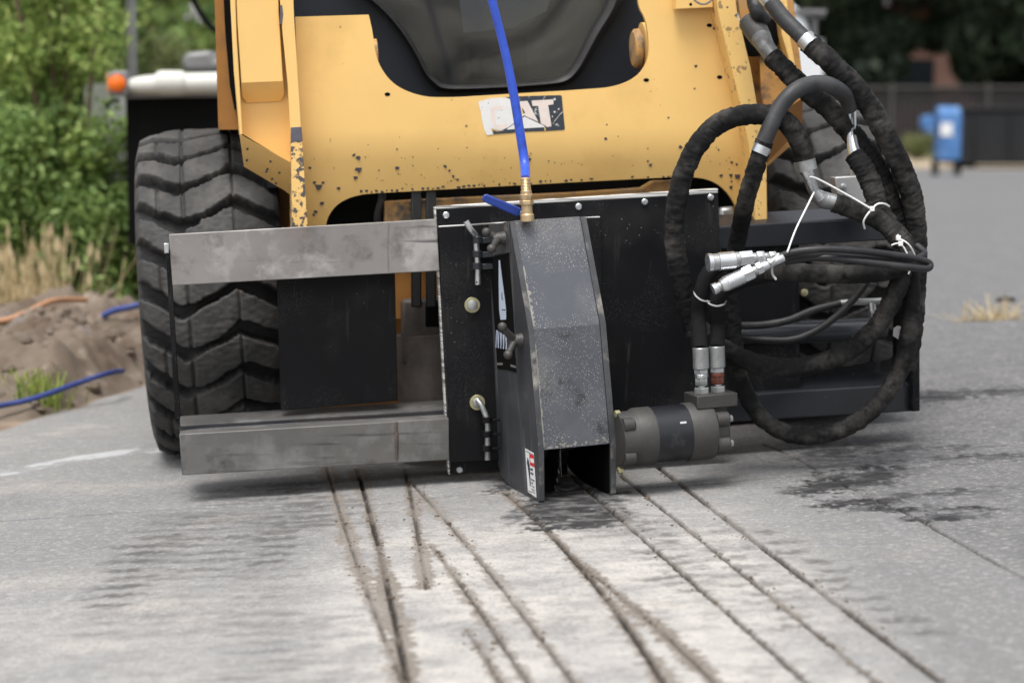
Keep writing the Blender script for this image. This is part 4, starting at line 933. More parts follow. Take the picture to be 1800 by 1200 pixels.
hose('hose with a bare looped top and sleeved length circling lowest to the ground', [
 ('hose_tube', [(1496, 190, 4.93), (1482, 165, 4.90), (1455, 149, 4.86), (1425, 148, 4.83), (1395, 162, 4.80), (1370, 190, 4.79), (1353, 225, 4.78), (1340, 256, 4.78)], .0200, 'hose', .01),
 ('hose_clamp', [(1341, 257, 4.78), (1335, 270, 4.78)], .0225, 'zinc', 0),
 ('sleeve', [(1344, 248, 4.78), (1330, 290, 4.79), (1312, 350, 4.84), (1300, 405, 4.92), (1290, 460, 4.95), (1286, 530, 4.96), (1290, 600, 4.96), (1298, 655, 4.95), (1318, 705, 4.94), (1352, 745, 4.93), (1400, 765, 4.92), (1450, 763, 4.91), (1500, 745, 4.90), (1545, 708, 4.89), (1580, 655, 4.88), (1597, 590, 4.88), (1602, 520, 4.88), (1600, 440, 4.90)], .0215, 'sleeve', .12)], 3)
hose('outermost hose with a bare top and long sleeve down the right side', [
 ('end_fitting', [(1322, -60, 5.02), (1345, -10, 5.0), (1358, 4, 5.0)], .022, 'zinc', 0),
 ('hose_tube', [(1350, -4, 5.0), (1375, 30, 4.98), (1400, 55, 4.96), (1425, 80, 4.94)], .0205, 'hose', .01),
 ('hose_clamp', [(1414, 68, 4.95), (1426, 80, 4.94)], .0245, 'zinc', 0),
 ('sleeve', [(1420, 74, 4.95), (1462, 112, 4.93), (1500, 150, 4.92), (1530, 190, 4.92), (1555, 235, 4.92), (1580, 285, 4.93), (1600, 335, 4.94), (1609, 390, 4.95), (1611, 450, 4.95), (1608, 520, 4.95), (1602, 590, 4.94), (1590, 650, 4.93)], .0265, 'sleeve', .10)], 4)
hose('wrinkled sleeved hose leaving the big grey quick coupler on the arm', [
 ('quick_coupler', [(1322, 40, 5.14), (1328, 52, 5.12), (1340, 72, 5.09)], [.034, .031, .026], 'cast', 0),
 ('ferrule', [(1338, 68, 5.09), (1347, 84, 5.06), (1360, 102, 5.04)], [.026, .022, .021], 'fitgrey', 0),
 ('sleeve', [(1356, 98, 5.04), (1385, 128, 5.02), (1420, 162, 5.0), (1455, 190, 4.99), (1490, 228, 4.98), (1520, 262, 4.97), (1545, 300, 4.97), (1563, 345, 4.97), (1578, 395, 4.97), (1590, 440, 4.96)], .0250, 'sleeve', .14)], 5)
hose('short black hose plugged into the arm port above the quick coupler', [
 ('sleeve', [(1318, -40, 5.16), (1325, 0, 5.12), (1332, 22, 5.10), (1344, 36, 5.12)], .019, 'rubber', .06)], 6)
hose('sleeved hose dropping from a silver elbow beside the right tyre', [
 ('elbow', [(1498, 190, 4.98), (1497, 225, 4.97), (1499, 255, 4.95), (1504, 275, 4.94)], [.010, .012, .014, .018], 'zinc', 0),
 ('sleeve', [(1502, 272, 4.94), (1520, 300, 4.92), (1535, 335, 4.91), (1545, 370, 4.90), (1565, 400, 4.89), (1586, 425, 4.88), (1596, 450, 4.87)], .0255, 'sleeve', .13)], 7)
thin = 'thin smooth hoses on the saw'
def thinhose(label, pts, r=.0085, m='thinhose', extra=()):
    e = thing('thin_hose', label, 'hose', P(*pts[0]), thin); MB().tube(Q(pts), r, 16, 12).build('hose_tube', m, e)
    for nm, pp, rr2, mm in extra: MB().tube(Q(pp), rr2, 14, 6).build(nm, mm, e)
    return e
thinhose('thin black hose from the upper silver coupler, topmost of the looped pair', [(1366, 452, 4.70), (1400, 442, 4.69), (1450, 438, 4.69), (1510, 441, 4.71), (1570, 448, 4.74), (1615, 456, 4.77), (1634, 463, 4.78), (1630, 472, 4.77), (1600, 470, 4.74), (1540, 463, 4.72), (1480, 456, 4.71), (1430, 453, 4.72), (1380, 460, 4.72)])
thinhose('thin black hose from the lower silver coupler tucked under its twin', [(1362, 462, 4.70), (1400, 449, 4.71), (1450, 447, 4.72), (1520, 452, 4.74), (1590, 458, 4.77), (1624, 447, 4.80), (1612, 432, 4.83)])
thinhose('thin dark hose sagging from the small silver tee across the black frame', [(1300, 572, 5.02), (1340, 571, 5.02), (1385, 563, 5.02), (1430, 545, 5.02), (1478, 533, 5.02)], .010, 'thinhose', [('tee_fitting', [(1474, 533, 5.02), (1500, 531, 5.02), (1555, 529, 5.02)], .009, 'zinc_dull'), ('tee_branch', [(1532, 531, 5.02), (1534, 548, 5.02), (1540, 558, 5.02)], .010, 'zinc')])
thinhose('thin dark hose crossing in front of the tee and dipping over the middle tube', [(1298, 592, 5.04), (1340, 597, 5.02), (1390, 597, 5.0), (1430, 583, 5.0), (1470, 556, 5.0), (1500, 526, 5.0), (1525, 495, 5.0)], .0095)
# silver quick couplers
def coupler(label, a, b_, spec):
    a = P(*a); b_ = P(*b_); ax = (b_-a).normalized(); L_ = (b_-a).length
    e = thing('quick_coupler', label, 'coupler', a, 'silver quick couplers held over the hoses')
    for (t0_, t1_, r0, r1, nn, nm, m) in spec:
        MB().lathe(a+ax*t0_*L_, ax, [(0, r0*.95), (.0012, r0), ((t1_-t0_)*L_-.0012, r1), ((t1_-t0_)*L_, r1*.95)], nn, rot=.2).build(nm, m, e)
    return e
coupler('fat silver quick coupler, the upper one pointing left', (1244, 462, 4.66), (1374, 449, 4.70), [(0, .06, .0215, .0215, 28, 'collar', 'zinc'), (.06, .14, .0200, .0200, 28, 'groove_ring', 'zinc_dull'), (.14, .36, .0215, .0215, 28, 'sleeve_body', 'zinc'), (.36, .42, .019, .019, 28, 'neck', 'zinc_dull'), (.42, .60, .0195, .0195, 6, 'hex_body', 'zinc'), (.60, .66, .013, .013, 20, 'thread', 'zinc_dull'), (.66, .76, .0155, .0155, 6, 'hex_nut', 'zinc'), (.76, .83, .011, .011, 18, 'thread', 'zinc_dull'), (.83, .92, .012, .012, 6, 'hex_nut', 'zinc'), (.92, 1.02, .0075, .0075, 16, 'ferrule', 'zinc')])
coupler('slimmer silver quick coupler, the lower one slanting down left', (1253, 509, 4.65), (1372, 455, 4.69), [(0, .07, .0135, .0135, 24, 'tip', 'zinc'), (.07, .12, .0115, .0115, 24, 'groove_ring', 'zinc_dull'), (.12, .20, .0150, .0185, 24, 'collar', 'zinc'), (.20, .44, .0185, .0185, 26, 'sleeve_body', 'zinc'), (.44, .58, .0195, .0195, 6, 'hex_body', 'zinc'), (.58, .64, .0125, .0125, 20, 'thread', 'zinc_dull'), (.64, .72, .0155, .0155, 6, 'hex_nut', 'zinc'), (.72, .82, .0120, .011, 20, 'neck', 'zinc'), (.82, .86, .0135, .0135, 6, 'hex_nut', 'zinc_dull'), (.86, 1.04, .0105, .0105, 18, 'ferrule', 'zinc')])
# valve block
vbk = thing('valve_block', 'square aluminium valve block standing on the frame beside the right tyre', 'valve block', P(1500, 350, 5.05))
MB().prism([PL(x, y, 5.05) for x, y in [(1468, 312), (1518, 309), (1528, 372), (1472, 345)]], BB*.05).build('block', 'alublock', vbk, .002)
MB().lathe(PL(1482, 329, 5.049), -BB, [(0, .009), (.004, .009), (.006, .006)], 18).build('bolt', 'zinc_dull', vbk)
MB().lathe(PL(1500, 310, 5.07), WW, [(0, .008), (.014, .008)], 6).build('plug', 'zinc', vbk)
MB().lathe(PL(1413, 514, 5.15), -BB, [(0, .010), (.006, .010), (.008, .006)], 16).build('bolt', 'yzinc', saw)
# cable ties
def tie(label, paths, r=.0022, knot=None, m='white'):
    e = thing('cable_tie', label, 'cable tie', P(*paths[0][0]), 'white cable ties on the hoses')
    for pts in paths: MB().tube(Q(pts), r, 8, 8).build('strap', m, e)
    if knot: MB().box(P(*knot), .011, .009, .012).build('tie_head', 'white', e, .001)
tie('long white tie tail reaching from the elbow down to the couplers', [[(1431, 338, 4.84), (1415, 370, 4.80), (1398, 405, 4.74), (1384, 443, 4.67)]])
tie('white tie stretched from the silver fitting to its knot round two hoses', [[(1424, 311, 4.82), (1440, 316, 4.83), (1490, 343, 4.84), (1533, 368, 4.84)], [(1533, 368, 4.84), (1524, 378, 4.835), (1518, 390, 4.84), (1520, 402, 4.85)], [(1533, 367, 4.84), (1542, 359, 4.85), (1553, 358, 4.86), (1563, 363, 4.88)]], .0024, (1533, 367, 4.835))
tie('white tie, the upper of the two knotted close together on the bundle', [[(1580, 420, 4.82), (1590, 424, 4.81), (1600, 433, 4.81), (1608, 448, 4.82)], [(1580, 420, 4.82), (1578, 412, 4.82)]], .002, (1579, 418, 4.82))
tie('white tie, the lower of the two knotted close together on the bundle', [[(1567, 431, 4.80), (1578, 428, 4.80), (1588, 434, 4.80), (1595, 447, 4.80)], [(1600, 474, 4.80), (1597, 482, 4.80)]], .002, (1583, 428, 4.80))
tie('white tie looped down round the level hose behind the couplers', [[(1366, 450, 4.66), (1360, 458, 4.655), (1357, 470, 4.70), (1358, 482, 4.74), (1364, 491, 4.75)]], .0028)
tie('grey white tie round the left of the two hoses above the motor', [[(1220, 512, 4.79), (1223, 520, 4.775), (1234, 528, 4.765), (1247, 530, 4.775), (1251, 528, 4.79)]], .0022, None, 'tiegrey')
tie('grey white tie round the right of the two hoses above the motor', [[(1243, 528, 4.785), (1247, 534, 4.765), (1260, 538, 4.755), (1272, 535, 4.765), (1276, 529, 4.785)]], .0022, None, 'tiegrey')
tg = MB().prism([PL(x, y, 4.80) for x, y in [(1571, 577), (1578, 572), (1586, 574), (1587, 590), (1580, 597), (1570, 590)]], BB*.002).build('tag', 'white')
tag(tg, 'small pale plastic tag tucked beside the low curving hose', 'tag')

# ================================================================ LEFT BACKGROUND
def leaves(n_, centers, radii, size, asp=.45, seed=0, droop=0.):
    r = np.random.default_rng(seed); K = len(centers)
    idx = r.integers(0, K, n_); c = np.array(centers)[idx]; rad = np.array(radii)[idx]
    d = r.normal(size=(n_, 3)); d /= np.linalg.norm(d, axis=1)[:, None]; d *= (r.random(n_)**.45)[:, None]
    p = c+d*rad
    a = r.normal(size=(n_, 3)); a[:, 2] -= droop; a /= np.linalg.norm(a, axis=1)[:, None]
    b = np.cross(a, r.normal(size=(n_, 3))); b /= np.linalg.norm(b, axis=1)[:, None]
    s = size*(.6+.8*r.random(n_))[:, None]
    V = np.stack([p-a*s, p+b*s*asp, p+a*s, p-b*s*asp], 1).reshape(-1, 3)
    return V
def leafobj(name, V, m, parent=None):
    me = bpy.data.meshes.new(name); nq = len(V)//4
    me.vertices.add(len(V)); me.vertices.foreach_set('co', V.astype(np.float32).ravel())
    me.loops.add(nq*4); me.loops.foreach_set('vertex_index', np.arange(nq*4, dtype=np.int32))
    me.polygons.add(nq); me.polygons.foreach_set('loop_start', np.arange(0, nq*4, 4, dtype=np.int32)); me.update(calc_edges=True)
    me.materials.append(M[m]); o = bpy.data.objects.new(name, me); scene.collection.objects.link(o); o.parent = parent; return o
def dup(o, parent=None):
    c_ = o.copy(); scene.collection.objects.link(c_); c_.parent = parent
    for ch in list(o.children): dup(ch, c_)
    return c_
def make_shrub(name, label, group, loc, hgt, wid, m, nl, seed, lsz=.035, stems=7, cat='shrub'):
    e = thing(name, label, cat, loc, group); r = random.Random(seed)
    mb = MB(); cs = []; rd = []
    for i in range(stems):
        a = r.uniform(0, 2*pi); lean = r.uniform(.1, .5)*wid; hh = hgt*r.uniform(.75, 1.05)
        pts = [Vector((0.05*cos(a), .05*sin(a), 0)), Vector((lean*.4*cos(a), lean*.4*sin(a), hh*.4)), Vector((lean*.8*cos(a), lean*.8*sin(a), hh*.75)), Vector((lean*cos(a), lean*sin(a), hh))]
        mb.tube([p+Vector(loc) for p in pts], [.018*hgt/2.5, .012*hgt/2.5, .008*hgt/2.5, .003], 6, 4)
        for k in range(9):
            t = .12+.88*k/8; seg_ = min(int(t*3), 2); f_ = t*3-seg_; q = pts[seg_].lerp(pts[seg_+1], min(f_, 1))
            q = q+Vector((r.gauss(0, .16), r.gauss(0, .16), r.gauss(0, .06)))*wid
            cs.append(tuple(q)); s_ = r.uniform(.10, .22)*wid; rd.append((s_, s_, s_*r.uniform(.8, 1.5)))
    mb.build('stem', 'twig', e)
    leafobj('foliage', leaves(nl, cs, rd, lsz, seed=seed), m, e); return e
grp = 'leafy shrubs left of the loader'
def gp(px, Y): 
    x = (px-900)/F*Y; return (x, Y, gz(x, Y)-.02)
S = [('bright green leafy shrub nearest the left tyre', 122, 9.8, 2.7, 1.0, 'leaf1', 9000),
     ('bright willowy shrub at the left edge of the picture', 10, 10.2, 3.0, 1.15, 'leaf1', 10000),
     ('mid green shrub between the two brightest shrubs', 85, 11.4, 3.2, 1.1, 'leaf2', 9000),
     ('olive shrub low beside the white truck', 205, 11.0, 1.35, .8, 'leaf4', 5000),
     ('darker shrub low behind the dry grass', 60, 9.9, 1.1, 1.2, 'leaf2', 8000),
     ('darker green shrub low near the tyre behind the soil heap', 190, 9.6, .95, .8, 'leaf2', 6000),
     ('tall leafy shrub outside the left edge', -110, 10.8, 3.0, 1.3, 'leaf2', 8000)]
for i, (lb, px, Y_, hh, ww, m, nl) in enumerate(S): make_shrub('leafy_shrub', lb, grp, gp(px, Y_), hh, ww, m, int(nl*2.1), 20+i, .023)
def make_tree(name, label, group, loc, hgt, rad, m, nl, seed, lsz=.12, base=.25, conic=False, bark='bark'):
    e = thing(name, label, 'tree', loc, group); r = random.Random(seed); mb = MB(); L = Vector(loc)
    mb.tube([L, L+Vector((r.uniform(-.1, .1), 0, hgt*.4)), L+Vector((r.uniform(-.3, .3), r.uniform(-.3, .3), hgt*.9))], [.05*hgt/3, .035*hgt/3, .01], 8, 5)
    cs = []; rd = []
    for i in range(60):
        t = base+(1-base)*r.random(); rr2 = rad*((1.05-t) if conic else (math.sin(pi*min(max((t-base)/(1-base), .12), .9))))*r.uniform(.35, 1.0)
        a = r.uniform(0, 2*pi); q = Vector((rr2*cos(a), rr2*sin(a), hgt*t)); cs.append(tuple(q)); s_ = rad*r.uniform(.16, .34); rd.append((s_, s_, s_*.75))
        if i % 3 == 0: mb.tube([L+Vector((0, 0, hgt*t*.8)), L+q*.55+Vector((0, 0, hgt*t*.38)), L+q], [.02*hgt/4, .012*hgt/4, .004], 5, 3)
    mb.build('trunk', bark, e); leafobj('crown', leaves(nl, cs, rd, lsz, asp=.6, seed=seed, droop=.8 if conic else 0), m, e); return e
T = [('pale green tree far behind the utility pole', 300, 27, 5.2, 2.0, 'leaf1'), ('mid green tree far behind the leafy shrubs', 90, 24, 6.5, 2.8, 'leaf2'),
     ('bushy far tree behind the truck and the loader cab', 430, 30, 6.0, 2.6, 'leaf2'), ('bushy far tree at the left edge behind the shrubs', -40, 20, 5.5, 2.4, 'leaf1')]
for i, (lb, px, Y_, hh, rad, m) in enumerate(T): make_tree('leafy_tree', lb, 'trees far behind on the left', gp(px, Y_), hh, rad, m, 9000, 40+i, base=.1, lsz=.10)
o = leafobj('bushes', leaves(26000, [(x, 34+random.uniform(-3, 3), .8) for x in np.arange(-22, -2.5, 1.4)], [(1.7, 1.5, 1.5)]*14, .11, seed=77), 'leaf2')
o['kind'] = 'stuff'
# house with grey roof far left
hx = thing('house', 'house with a grey shingle roof far behind the white truck', 'house', (-9.5, 44, 0))
MB().box((-9.5, 44, 1.1), 7, 5, 2.2).build('wall', 'wall_grey', hx)
MB().add([(-13.3, 41.2, 1.5), (-5.7, 41.2, 1.5), (-5.7, 46.8, 1.5), (-13.3, 46.8, 1.5), (-12.6, 44, 3.5), (-6.4, 44, 3.5)], [(0, 1, 5, 4), (2, 3, 4, 5), (1, 2, 5), (3, 0, 4), (3, 2, 1, 0)]).build('roof', 'roof', hx)
MB().box((-8, 41.45, 1.0), 1.0, .1, .8).build('window', 'glassdark', hx)
# utility pole
b0 = gp(238, 9.82); po = MB().tube([Vector(b0), Vector(b0)+Vector((0, 0, 4)), Vector(b0)+Vector((.02, 0, 8))], [.026, .026, .025], 12, 2).build('utility_pole', 'wood')
tag(po, 'plain grey utility pole rising behind the amber lamp', 'pole')
# parked maroon car
cx0 = gp(205, 22); car = thing('parked_car', 'blurred maroon and white car parked behind the shrubs', 'car', cx0)
C_ = Vector(cx0)
mb = MB().prism([C_+Vector(p) for p in [(-1.9, -.8, .25), (1.9, -.8, .25), (2.0, -.8, .7), (1.3, -.8, .85), (-1.3, -.8, .85), (-2.0, -.8, .7)]], Vector((0, 1.6, 0))); mb.build('body', 'carred', car, .05)
MB().prism([C_+Vector(p) for p in [(-1.2, -.72, .86), (1.1, -.72, .86), (.7, -.72, 1.32), (-.8, -.72, 1.32)]], Vector((0, 1.44, 0))).build('roof', 'truckwhite', car, .05)
MB().prism([C_+Vector(p) for p in [(-1.0, -.73, .9), (.95, -.73, .9), (.62, -.73, 1.25), (-.72, -.73, 1.25)]], Vector((0, .01, 0))).build('window', 'glassdark', car)
for x in (-1.25, 1.25):
    for y_ in (-.82, .65): MB().lathe(C_+Vector((x, y_, .3)), (0, 1, 0), [(0, .3), (.2, .3)], 20).build('wheel', 'matblack', car)
# white truck behind the loader
TY = 9.2
tr = thing('flatbed_truck', 'white beamed truck with an amber lamp and black rear standing behind the loader', 'truck', P(400, 500, TY))
mb = MB().tube([P(226, 151, TY), P(250, 150, TY), P(300, 148, TY), P(400, 146, TY), P(600, 140, TY), P(1000, 130, TY)], [.028, .042, .048, .050, .050, .05], 16, 4)
mb.lathe(P(276, 146, TY-.01), (1, 0, -.01), [(0, .05), (.02, .057), (.11, .057), (.13, .05)], 20)
mb.build('bumper_beam', 'truckwhite', tr)
mb = MB().prism([P(x, y, TY+.02) for x, y in [(216, 165), (1000, 145), (1000, 160), (220, 173)]], Vector((0, .3, 0))); mb.build('bumper_lip', 'galv', tr)
MB().prism([P(x, y, TY+.05) for x, y in [(221, 172), (1000, 160), (1000, 420), (226, 430)]], Vector((0, .5, 0))).build('rear_panel', 'matblack', tr)
e = MB().prism([P(x, y, TY-.05) for x, y in [(190, 126), (222, 124), (226, 168), (192, 169)]], Vector((0, .10, 0))); e.build('lamp_housing', 'galv', tr, .01)
MB().lathe(P(206, 147, TY-.05), (0, -1, 0), [(0, .040), (.008, .040), (.008, .034), (.022, .032), (.028, .02), (.03, .003)], 24).build('amber_lens', 'amber', tr)
MB().prism([P(x, y, TY-.03) for x, y in [(186, 130), (191, 129), (192, 165), (188, 166)]], Vector((0, .07, 0))).build('side_lens', 'side_lens', tr, .004)
MB().tube([P(186, 190, TY), P(195, 180, TY), P(210, 176, TY)], .008, 8).build('lamp_cable', 'matblack', tr)
MB().prism([P(x, y, TY+.3) for x, y in [(325, 92), (372, 88), (378, 104), (700, 95), (700, 125), (322, 126), (318, 108)]], Vector((0, .4, 0))).build('deck_box', 'galv', tr, .03)
MB().tube([P(330, -30, TY+.2), P(345, 10, TY+.2), P(372, 48, TY+.2), P(420, 80, TY+.2)], .014, 8).build('mirror_arm', 'matblack', tr)
MB().box(P(640, 300, TY+1.6), 2.6, 2.0, .9).build('deck', 'truckwhite', tr, .03)
for px in (270, 880):
    q = P(px, 430, TY+.9); MB().lathe((q.x, q.y, gz(q.x, q.y)+.42), (1, 0, 0), [(0, .36), (.02, .42), (.22, .42), (.24, .36)], 32).build('wheel', 'tyre', tr)
# soil heap
hm = MB(); nxs, nys = 220, 200; vs = []
for j in range(nys):
    for i in range(nxs):
        x = -3.6+3.0*i/(nxs-1); y_ = 6.25+3.1*j/(nys-1)
        ed = 6.26+(x+1.61)*3.3
        k = float(sstep(.0, .9, np.float64(y_-max(ed, 6.3))))*float(1-sstep(8.5, 9.3, np.float64(y_)))*float(1-sstep(-1.15, -.7, np.float64(x)))*float(sstep(-3.6, -3.2, np.float64(x)))
        hh = .15+.08*sin(x*3.1+1)
        nz_ = mnoise.fractal(Vector((x*2.2, y_*2.2, 1)), 1, 2, 5)*.07+mnoise.fractal(Vector((x*9, y_*9, 4)), 1, 2, 4)*.055+abs(mnoise.noise(Vector((x*17, y_*17, 2))))*.035
        vs.append((x, y_, gz(x, y_)-.02+k*(hh+nz_)))
fs = [(j*nxs+i, j*nxs+i+1, (j+1)*nxs+i+1, (j+1)*nxs+i) for j in range(nys-1) for i in range(nxs-1)]
M['soil'] = mat('clodded_soil', (.15, .118, .09), .95, var=.25, vs=6, blotch=[((.11, .075, .05), 5, .5, .66), ((.30, .25, .2), 9, .58, .74), ((.2, .19, .2), 3, .6, .7)], bump=(25, .9))
o = hm.add(vs, fs).build('soil_bank', 'soil', smooth=80); struct(o)
rk = random.Random(5)
mbc = MB()
def heap_z(x, y_):
    i = (x+3.6)/3.0*(nxs-1); j = (y_-6.25)/3.1*(nys-1); i = min(max(int(i), 0), nxs-1); j = min(max(int(j), 0), nys-1); return vs[j*nxs+i][2]
for k in range(420):
    x = rk.uniform(-2.6, -1.0); y_ = rk.uniform(6.5, 8.7)
    if y_ < 6.26+(x+1.61)*3.3+.1: continue
    s_ = rk.uniform(.008, .030); mbc.ball((x, y_, heap_z(x, y_)+s_*.2), s_, n=8, sc=(rk.uniform(.7, 1.6), rk.uniform(.7, 1.4), rk.uniform(.5, .9)))
o = mbc.build('clods', 'soil', smooth=30); o['kind'] = 'stuff'
# stone in the heap, hoses on soil
def onheap(px, py, Y_, lift=.0):
    p = P(px, py, Y_); return Vector((p.x, Y_, max(p.z, heap_z(p.x, Y_))+lift))
def pr(px, py, Y_): return P(px, py, Y_)
o = MB().tube([pr(-60, 728, 6.40), pr(0, 713, 6.5), pr(45, 704, 6.55), pr(90, 690, 6.62), pr(140, 672, 6.72), pr(190, 656, 6.8), pr(215, 652, 6.95)], .0095, 12).build('blue_pipe', 'bluepipe')
tag(o, 'blue water pipe lying along the front foot of the soil bank', 'pipe', 'blue pipes on the soil')
o = MB().tube([pr(180, 556, 7.9), pr(200, 546, 7.9), pr(240, 537, 7.9), pr(300, 520, 8.0)], .013, 12).build('blue_pipe', 'bluepipe')
tag(o, 'blue water pipe end showing on top of the soil bank beside the tyre', 'pipe', 'blue pipes on the soil')
o = MB().tube([onheap(-60, 580, 7.6, .01), onheap(0, 570, 7.6, .01), onheap(40, 558, 7.65, .012), onheap(70, 543, 7.75, .012), onheap(100, 533, 7.9, .012), onheap(150, 527, 8.1, .0)], .012, 12).build('garden_hose', 'orange_hose')
tag(o, 'faded orange hose running over the top of the soil bank', 'hose')
def blades(n_, cx_, cy_, sx, sy, h0_, h1_, wd_, seed, heads=False, zf=None, lean=.25):
    r = random.Random(seed); V = []
    for i in range(n_):
        x = cx_+r.gauss(0, sx); y_ = cy_+r.gauss(0, sy); z_ = zf(x, y_) if zf else gz(x, y_); h_ = r.uniform(h0_, h1_); a = r.uniform(0, pi); dx, dy = cos(a)*wd_, sin(a)*wd_
        lx_, ly_ = r.gauss(0, lean)*h_, r.gauss(0, lean)*h_
        V += [(x-dx, y_-dy, z_), (x+dx, y_+dy, z_), (x+lx_+dx*.5, y_+ly_+dy*.5, z_+h_), (x+lx_-dx*.5, y_+ly_-dy*.5, z_+h_)]
        if heads and r.random() < .45:
            b_ = Vector((x+lx_, y_+ly_, z_+h_)); s_ = .009
            V += [tuple(b_+Vector((0, 0, -.03))), tuple(b_+Vector((s_, 0, 0))), tuple(b_+Vector((0, 0, .05))), tuple(b_+Vector((-s_, 0, 0)))]
    return np.array(V)
def back(x, y_): return gz(x, y_)+.05
o = leafobj('dry_grass', np.concatenate([blades(900, -2.62, 8.95, .27, .2, .16, .42, .004, 1, True, back), blades(36, -2.05, 8.9, .10, .15, .25, .52, .004, 2, True, back)]), 'straw'); o['kind'] = 'stuff'
for k, (px, py, lb, m, n_) in enumerate([(38, 712, 'fresh green grass tuft at the slab edge by the blue pipe', 'grassgreen', 110), (66, 722, 'shorter yellow green grass tuft at the slab edge', 'grassgreen', 70)]):
    p = PG(px, py); o = leafobj('grass_tuft', blades(n_*3, p.x, p.y, .04, .05, .05, .14, .004, 8+k), m); tag(o, lb, 'grass tuft', 'grass tufts by the slab edge')
# ================================================================ RIGHT BACKGROUND
tk_ = thing('water_tank', 'rounded white tank in a grey metal frame behind the hoses', 'tank', (2.4, 15, 0))
mb = MB().lathe(P(1350, 70, 15), (0, 1, 0), [(0, .20), (.03, .30), (.10, .33), (1.2, .33), (1.3, .26)], 40)
mb.box(P(1350, 130, 15.6), .68, 1.2, .40); mb.build('tank_shell', 'tank', tk_, .02)
mb = MB()
for px in (1290, 1432):
    for yy in (15.1, 16.2): mb.box((P(px, 0, yy).x, yy, .65), .035, .05, 2.1)
for z_ in (1.5, 1.7): mb.box((P(1365, 0, 15.1).x, 15.1, z_), .72, .05, .045)
mb.box((P(1365, 0, 15.1).x, 15.6, 1.72), .72, 1.2, .03)
mb.build('frame', 'galv', tk_)
MB().box((P(1362, 0, 15.6).x, 15.6, .28), .75, 1.3, .12).build('skid', 'galv', tk_)
# fence
fn = thing('slatted_fence', 'long black slatted privacy fence with grey posts across the road', 'fence', (15, 52, 0))
mb = MB()
for i, x in enumerate(np.arange(2, 34, .14)): mb.box((x, 52+(x-12)*-.12, .92), .125, .03, 1.70)
mb.build('slats', 'slat', fn)
for x in np.arange(2.6, 34, 2.43): MB().tube([(x, 51.93+(x-12)*-.12, -.1), (x, 51.93+(x-12)*-.12, 1.92)], .045, 10, 1).build('post', 'postgrey', fn)
MB().tube([(2, 51.93+1.2, 1.80), (34, 51.93-22*.12, 1.80)], .03, 8, 1).build('top_rail', 'postgrey', fn)
wl_ = thing('brick_building', 'pinkish brick building beyond the black fence under dark trees', 'building', (18, 64, 0))
MB().box((18, 64, 2.2), 40, 6, 4.4).build('wall', 'wall_pink', wl_)
MB().box((18, 64, 4.5), 41, 7, .2).build('roof', 'roof', wl_)
for x in (6, 12, 19, 26): MB().box((x, 60.97, 2.2), 1.6, .1, 1.2).build('window', 'glassdark', wl_)
ET = [('dark evergreen tree, leftmost over the fence', 10.2, 55.5, 8.5, 3.2), ('dark evergreen tree, second from the left over the fence', 13.2, 54.4, 9.5, 3.4), ('dark evergreen tree above the blue postbox', 16.4, 55.8, 9.0, 3.6), ('dark evergreen tree hanging lowest over the far fence', 14.9, 53.2, 7.2, 2.8), ('dark evergreen tree at the far right edge', 19.8, 54.5, 9, 3.8), ('dark evergreen tree beyond the right edge', 23.5, 55, 9, 3.8), ('dark evergreen tree hidden behind the white tank', 6.6, 56, 8.5, 3.4)]
for i, (lb, x, y_, hh, rad) in enumerate(ET): make_tree('evergreen_tree', lb, 'dark evergreens over the fence', (x, y_, 0), hh, rad, 'leaf3', 26000, 60+i, lsz=.20, base=.20 if i % 2 else .24, conic=False)
dm = thing('dumpster', 'long black dumpster in front of the fence at the right edge', 'dumpster', (11.7, 41, 0))
def bxx(a, b_, z0, z1): return MB().box(((a[0]+b_[0])/2, (a[1]+b_[1])/2, (z0+z1)/2), b_[0]-a[0], b_[1]-a[1], z1-z0)
x0 = P(1686, 200, 39).x
bxx((x0, 39), (x0+4.2, 41), .08, 1.12).build('body', 'dumpster', dm, .03)
bxx((x0-.05, 38.95), (x0+4.25, 41.05), 1.125, 1.19).build('lid', 'slat', dm, .02)
for k in range(6): bxx((x0+.3+k*.7, 38.93), (x0+.38+k*.7, 38.995), .15, 1.05).build('rib', 'dumpster', dm)
for k in range(2): MB().box((x0+.3+k*3.5, 39.6, .04), .25, .5, .08).build('foot', 'slat', dm)
mx = thing('postbox', 'blue street postbox with a snorkel chute standing before the black fence', 'postbox', (P(1662, 300, 34).x, 34, 0))
bx_ = mx.location
mb = MB(); w2 = .21; arc = [(-w2, .28), (w2, .28), (w2, 1.0)]+[(w2*cos(a*pi/8), 1.0+w2*.9*sin(a*pi/8)) for a in range(1, 8)]+[(-w2, 1.0)]
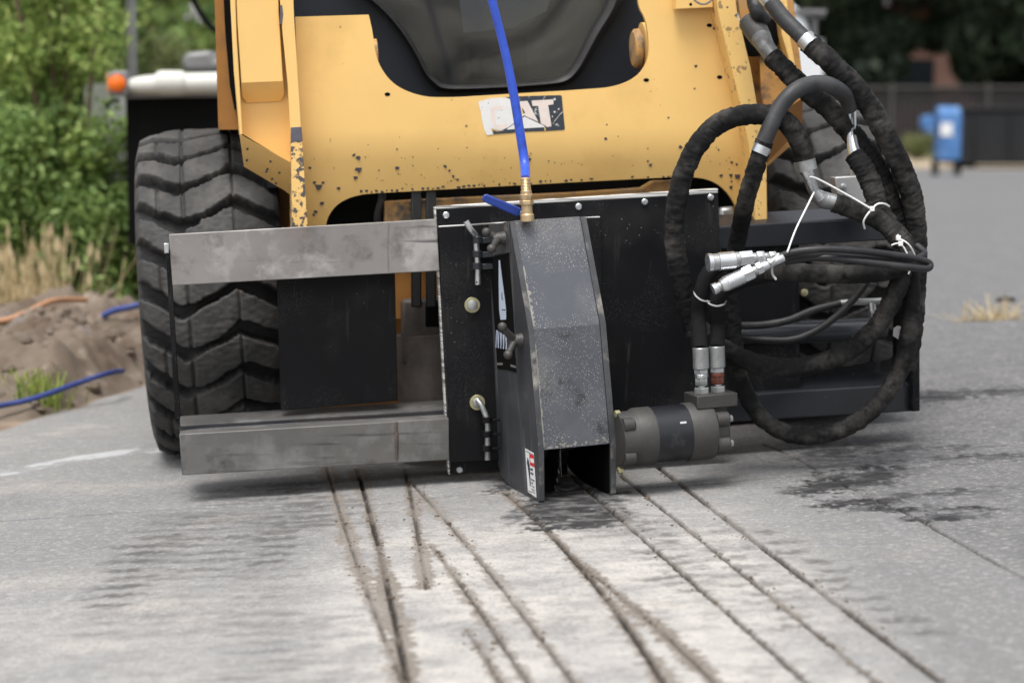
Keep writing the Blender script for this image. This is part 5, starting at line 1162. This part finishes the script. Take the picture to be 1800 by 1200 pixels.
mb.prism([Vector((bx_.x+.21, 34+p[0], p[1]-.02)) for p in arc], Vector((-.38, 0, 0))); mb.build('body', 'mailblue', mx, .02)
mb = MB().prism([Vector((bx_.x-.24, 33.84, z_)) + Vector((x_, 0, 0)) for x_, z_ in [(0, .70), (-.10, .72), (-.19, .82), (-.19, .98), (-.08, 1.02), (0, 1.0)]], Vector((0, .32, 0))); mb.build('snorkel_chute', 'mailblue', mx, .015)
MB().box((bx_.x-.05, 33.78, .78), .20, .012, .22).build('label', 'label_white', mx)
for sx in (-.18, .20):
    for sy in (-.14, .14): MB().box((bx_.x+sx, 34+sy, .13), .05, .05, .28).build('leg', 'matblack', mx)
make_shrub('weed_bush', 'small yellow green bush at the foot of the black fence', None, (P(1615, 280, 48).x, 48, 0), .55, .8, 'leaf4', 2500, 91, .04, 5)
p = PG(1748, 562); rr2 = random.Random(3)
o = leafobj('dry_weed', np.concatenate([blades(80, p.x, p.y, .05, .03, .02, .10, .003, 14, False, None, 1.0), blades(20, p.x-.11, p.y, .05, .03, .02, .05, .003, 15, False, None, 2.)]), 'straw'); tag(o, 'straw coloured dead weed lying on the grey road at right', 'weed')
p = PG(1768, 530); o = MB().ball((p.x, p.y, p.z+.008), .035, n=12, sc=(1.3, 1, .5)).build('stone', 'rubber'); tag(o, 'small dark lump on the road behind the dead weed', 'stone')
# loose crumbs beside the cuts
mb = MB(); rc = random.Random(9)
for k in range(900):
    pl_ = rc.choice(cuts[:11])[0]; i = rc.randrange(len(pl_)-1); t = rc.random()
    x_ = pl_[i][0]*(1-t)+pl_[i+1][0]*t+rc.gauss(0, 9); y_ = pl_[i][1]*(1-t)+pl_[i+1][1]*t+rc.gauss(0, 2)
    if y_ > 1230: continue
    p = PG(x_, y_); s_ = rc.uniform(.0008, .0028)*(1 if rc.random() < .93 else 1.8)
    mb.ball((p.x, p.y, p.z+s_*.3), s_, n=6, sc=(rc.uniform(.8, 1.6), rc.uniform(.8, 1.4), .8))
o = mb.build('grit', 'soil', smooth=30); o['kind'] = 'stuff'
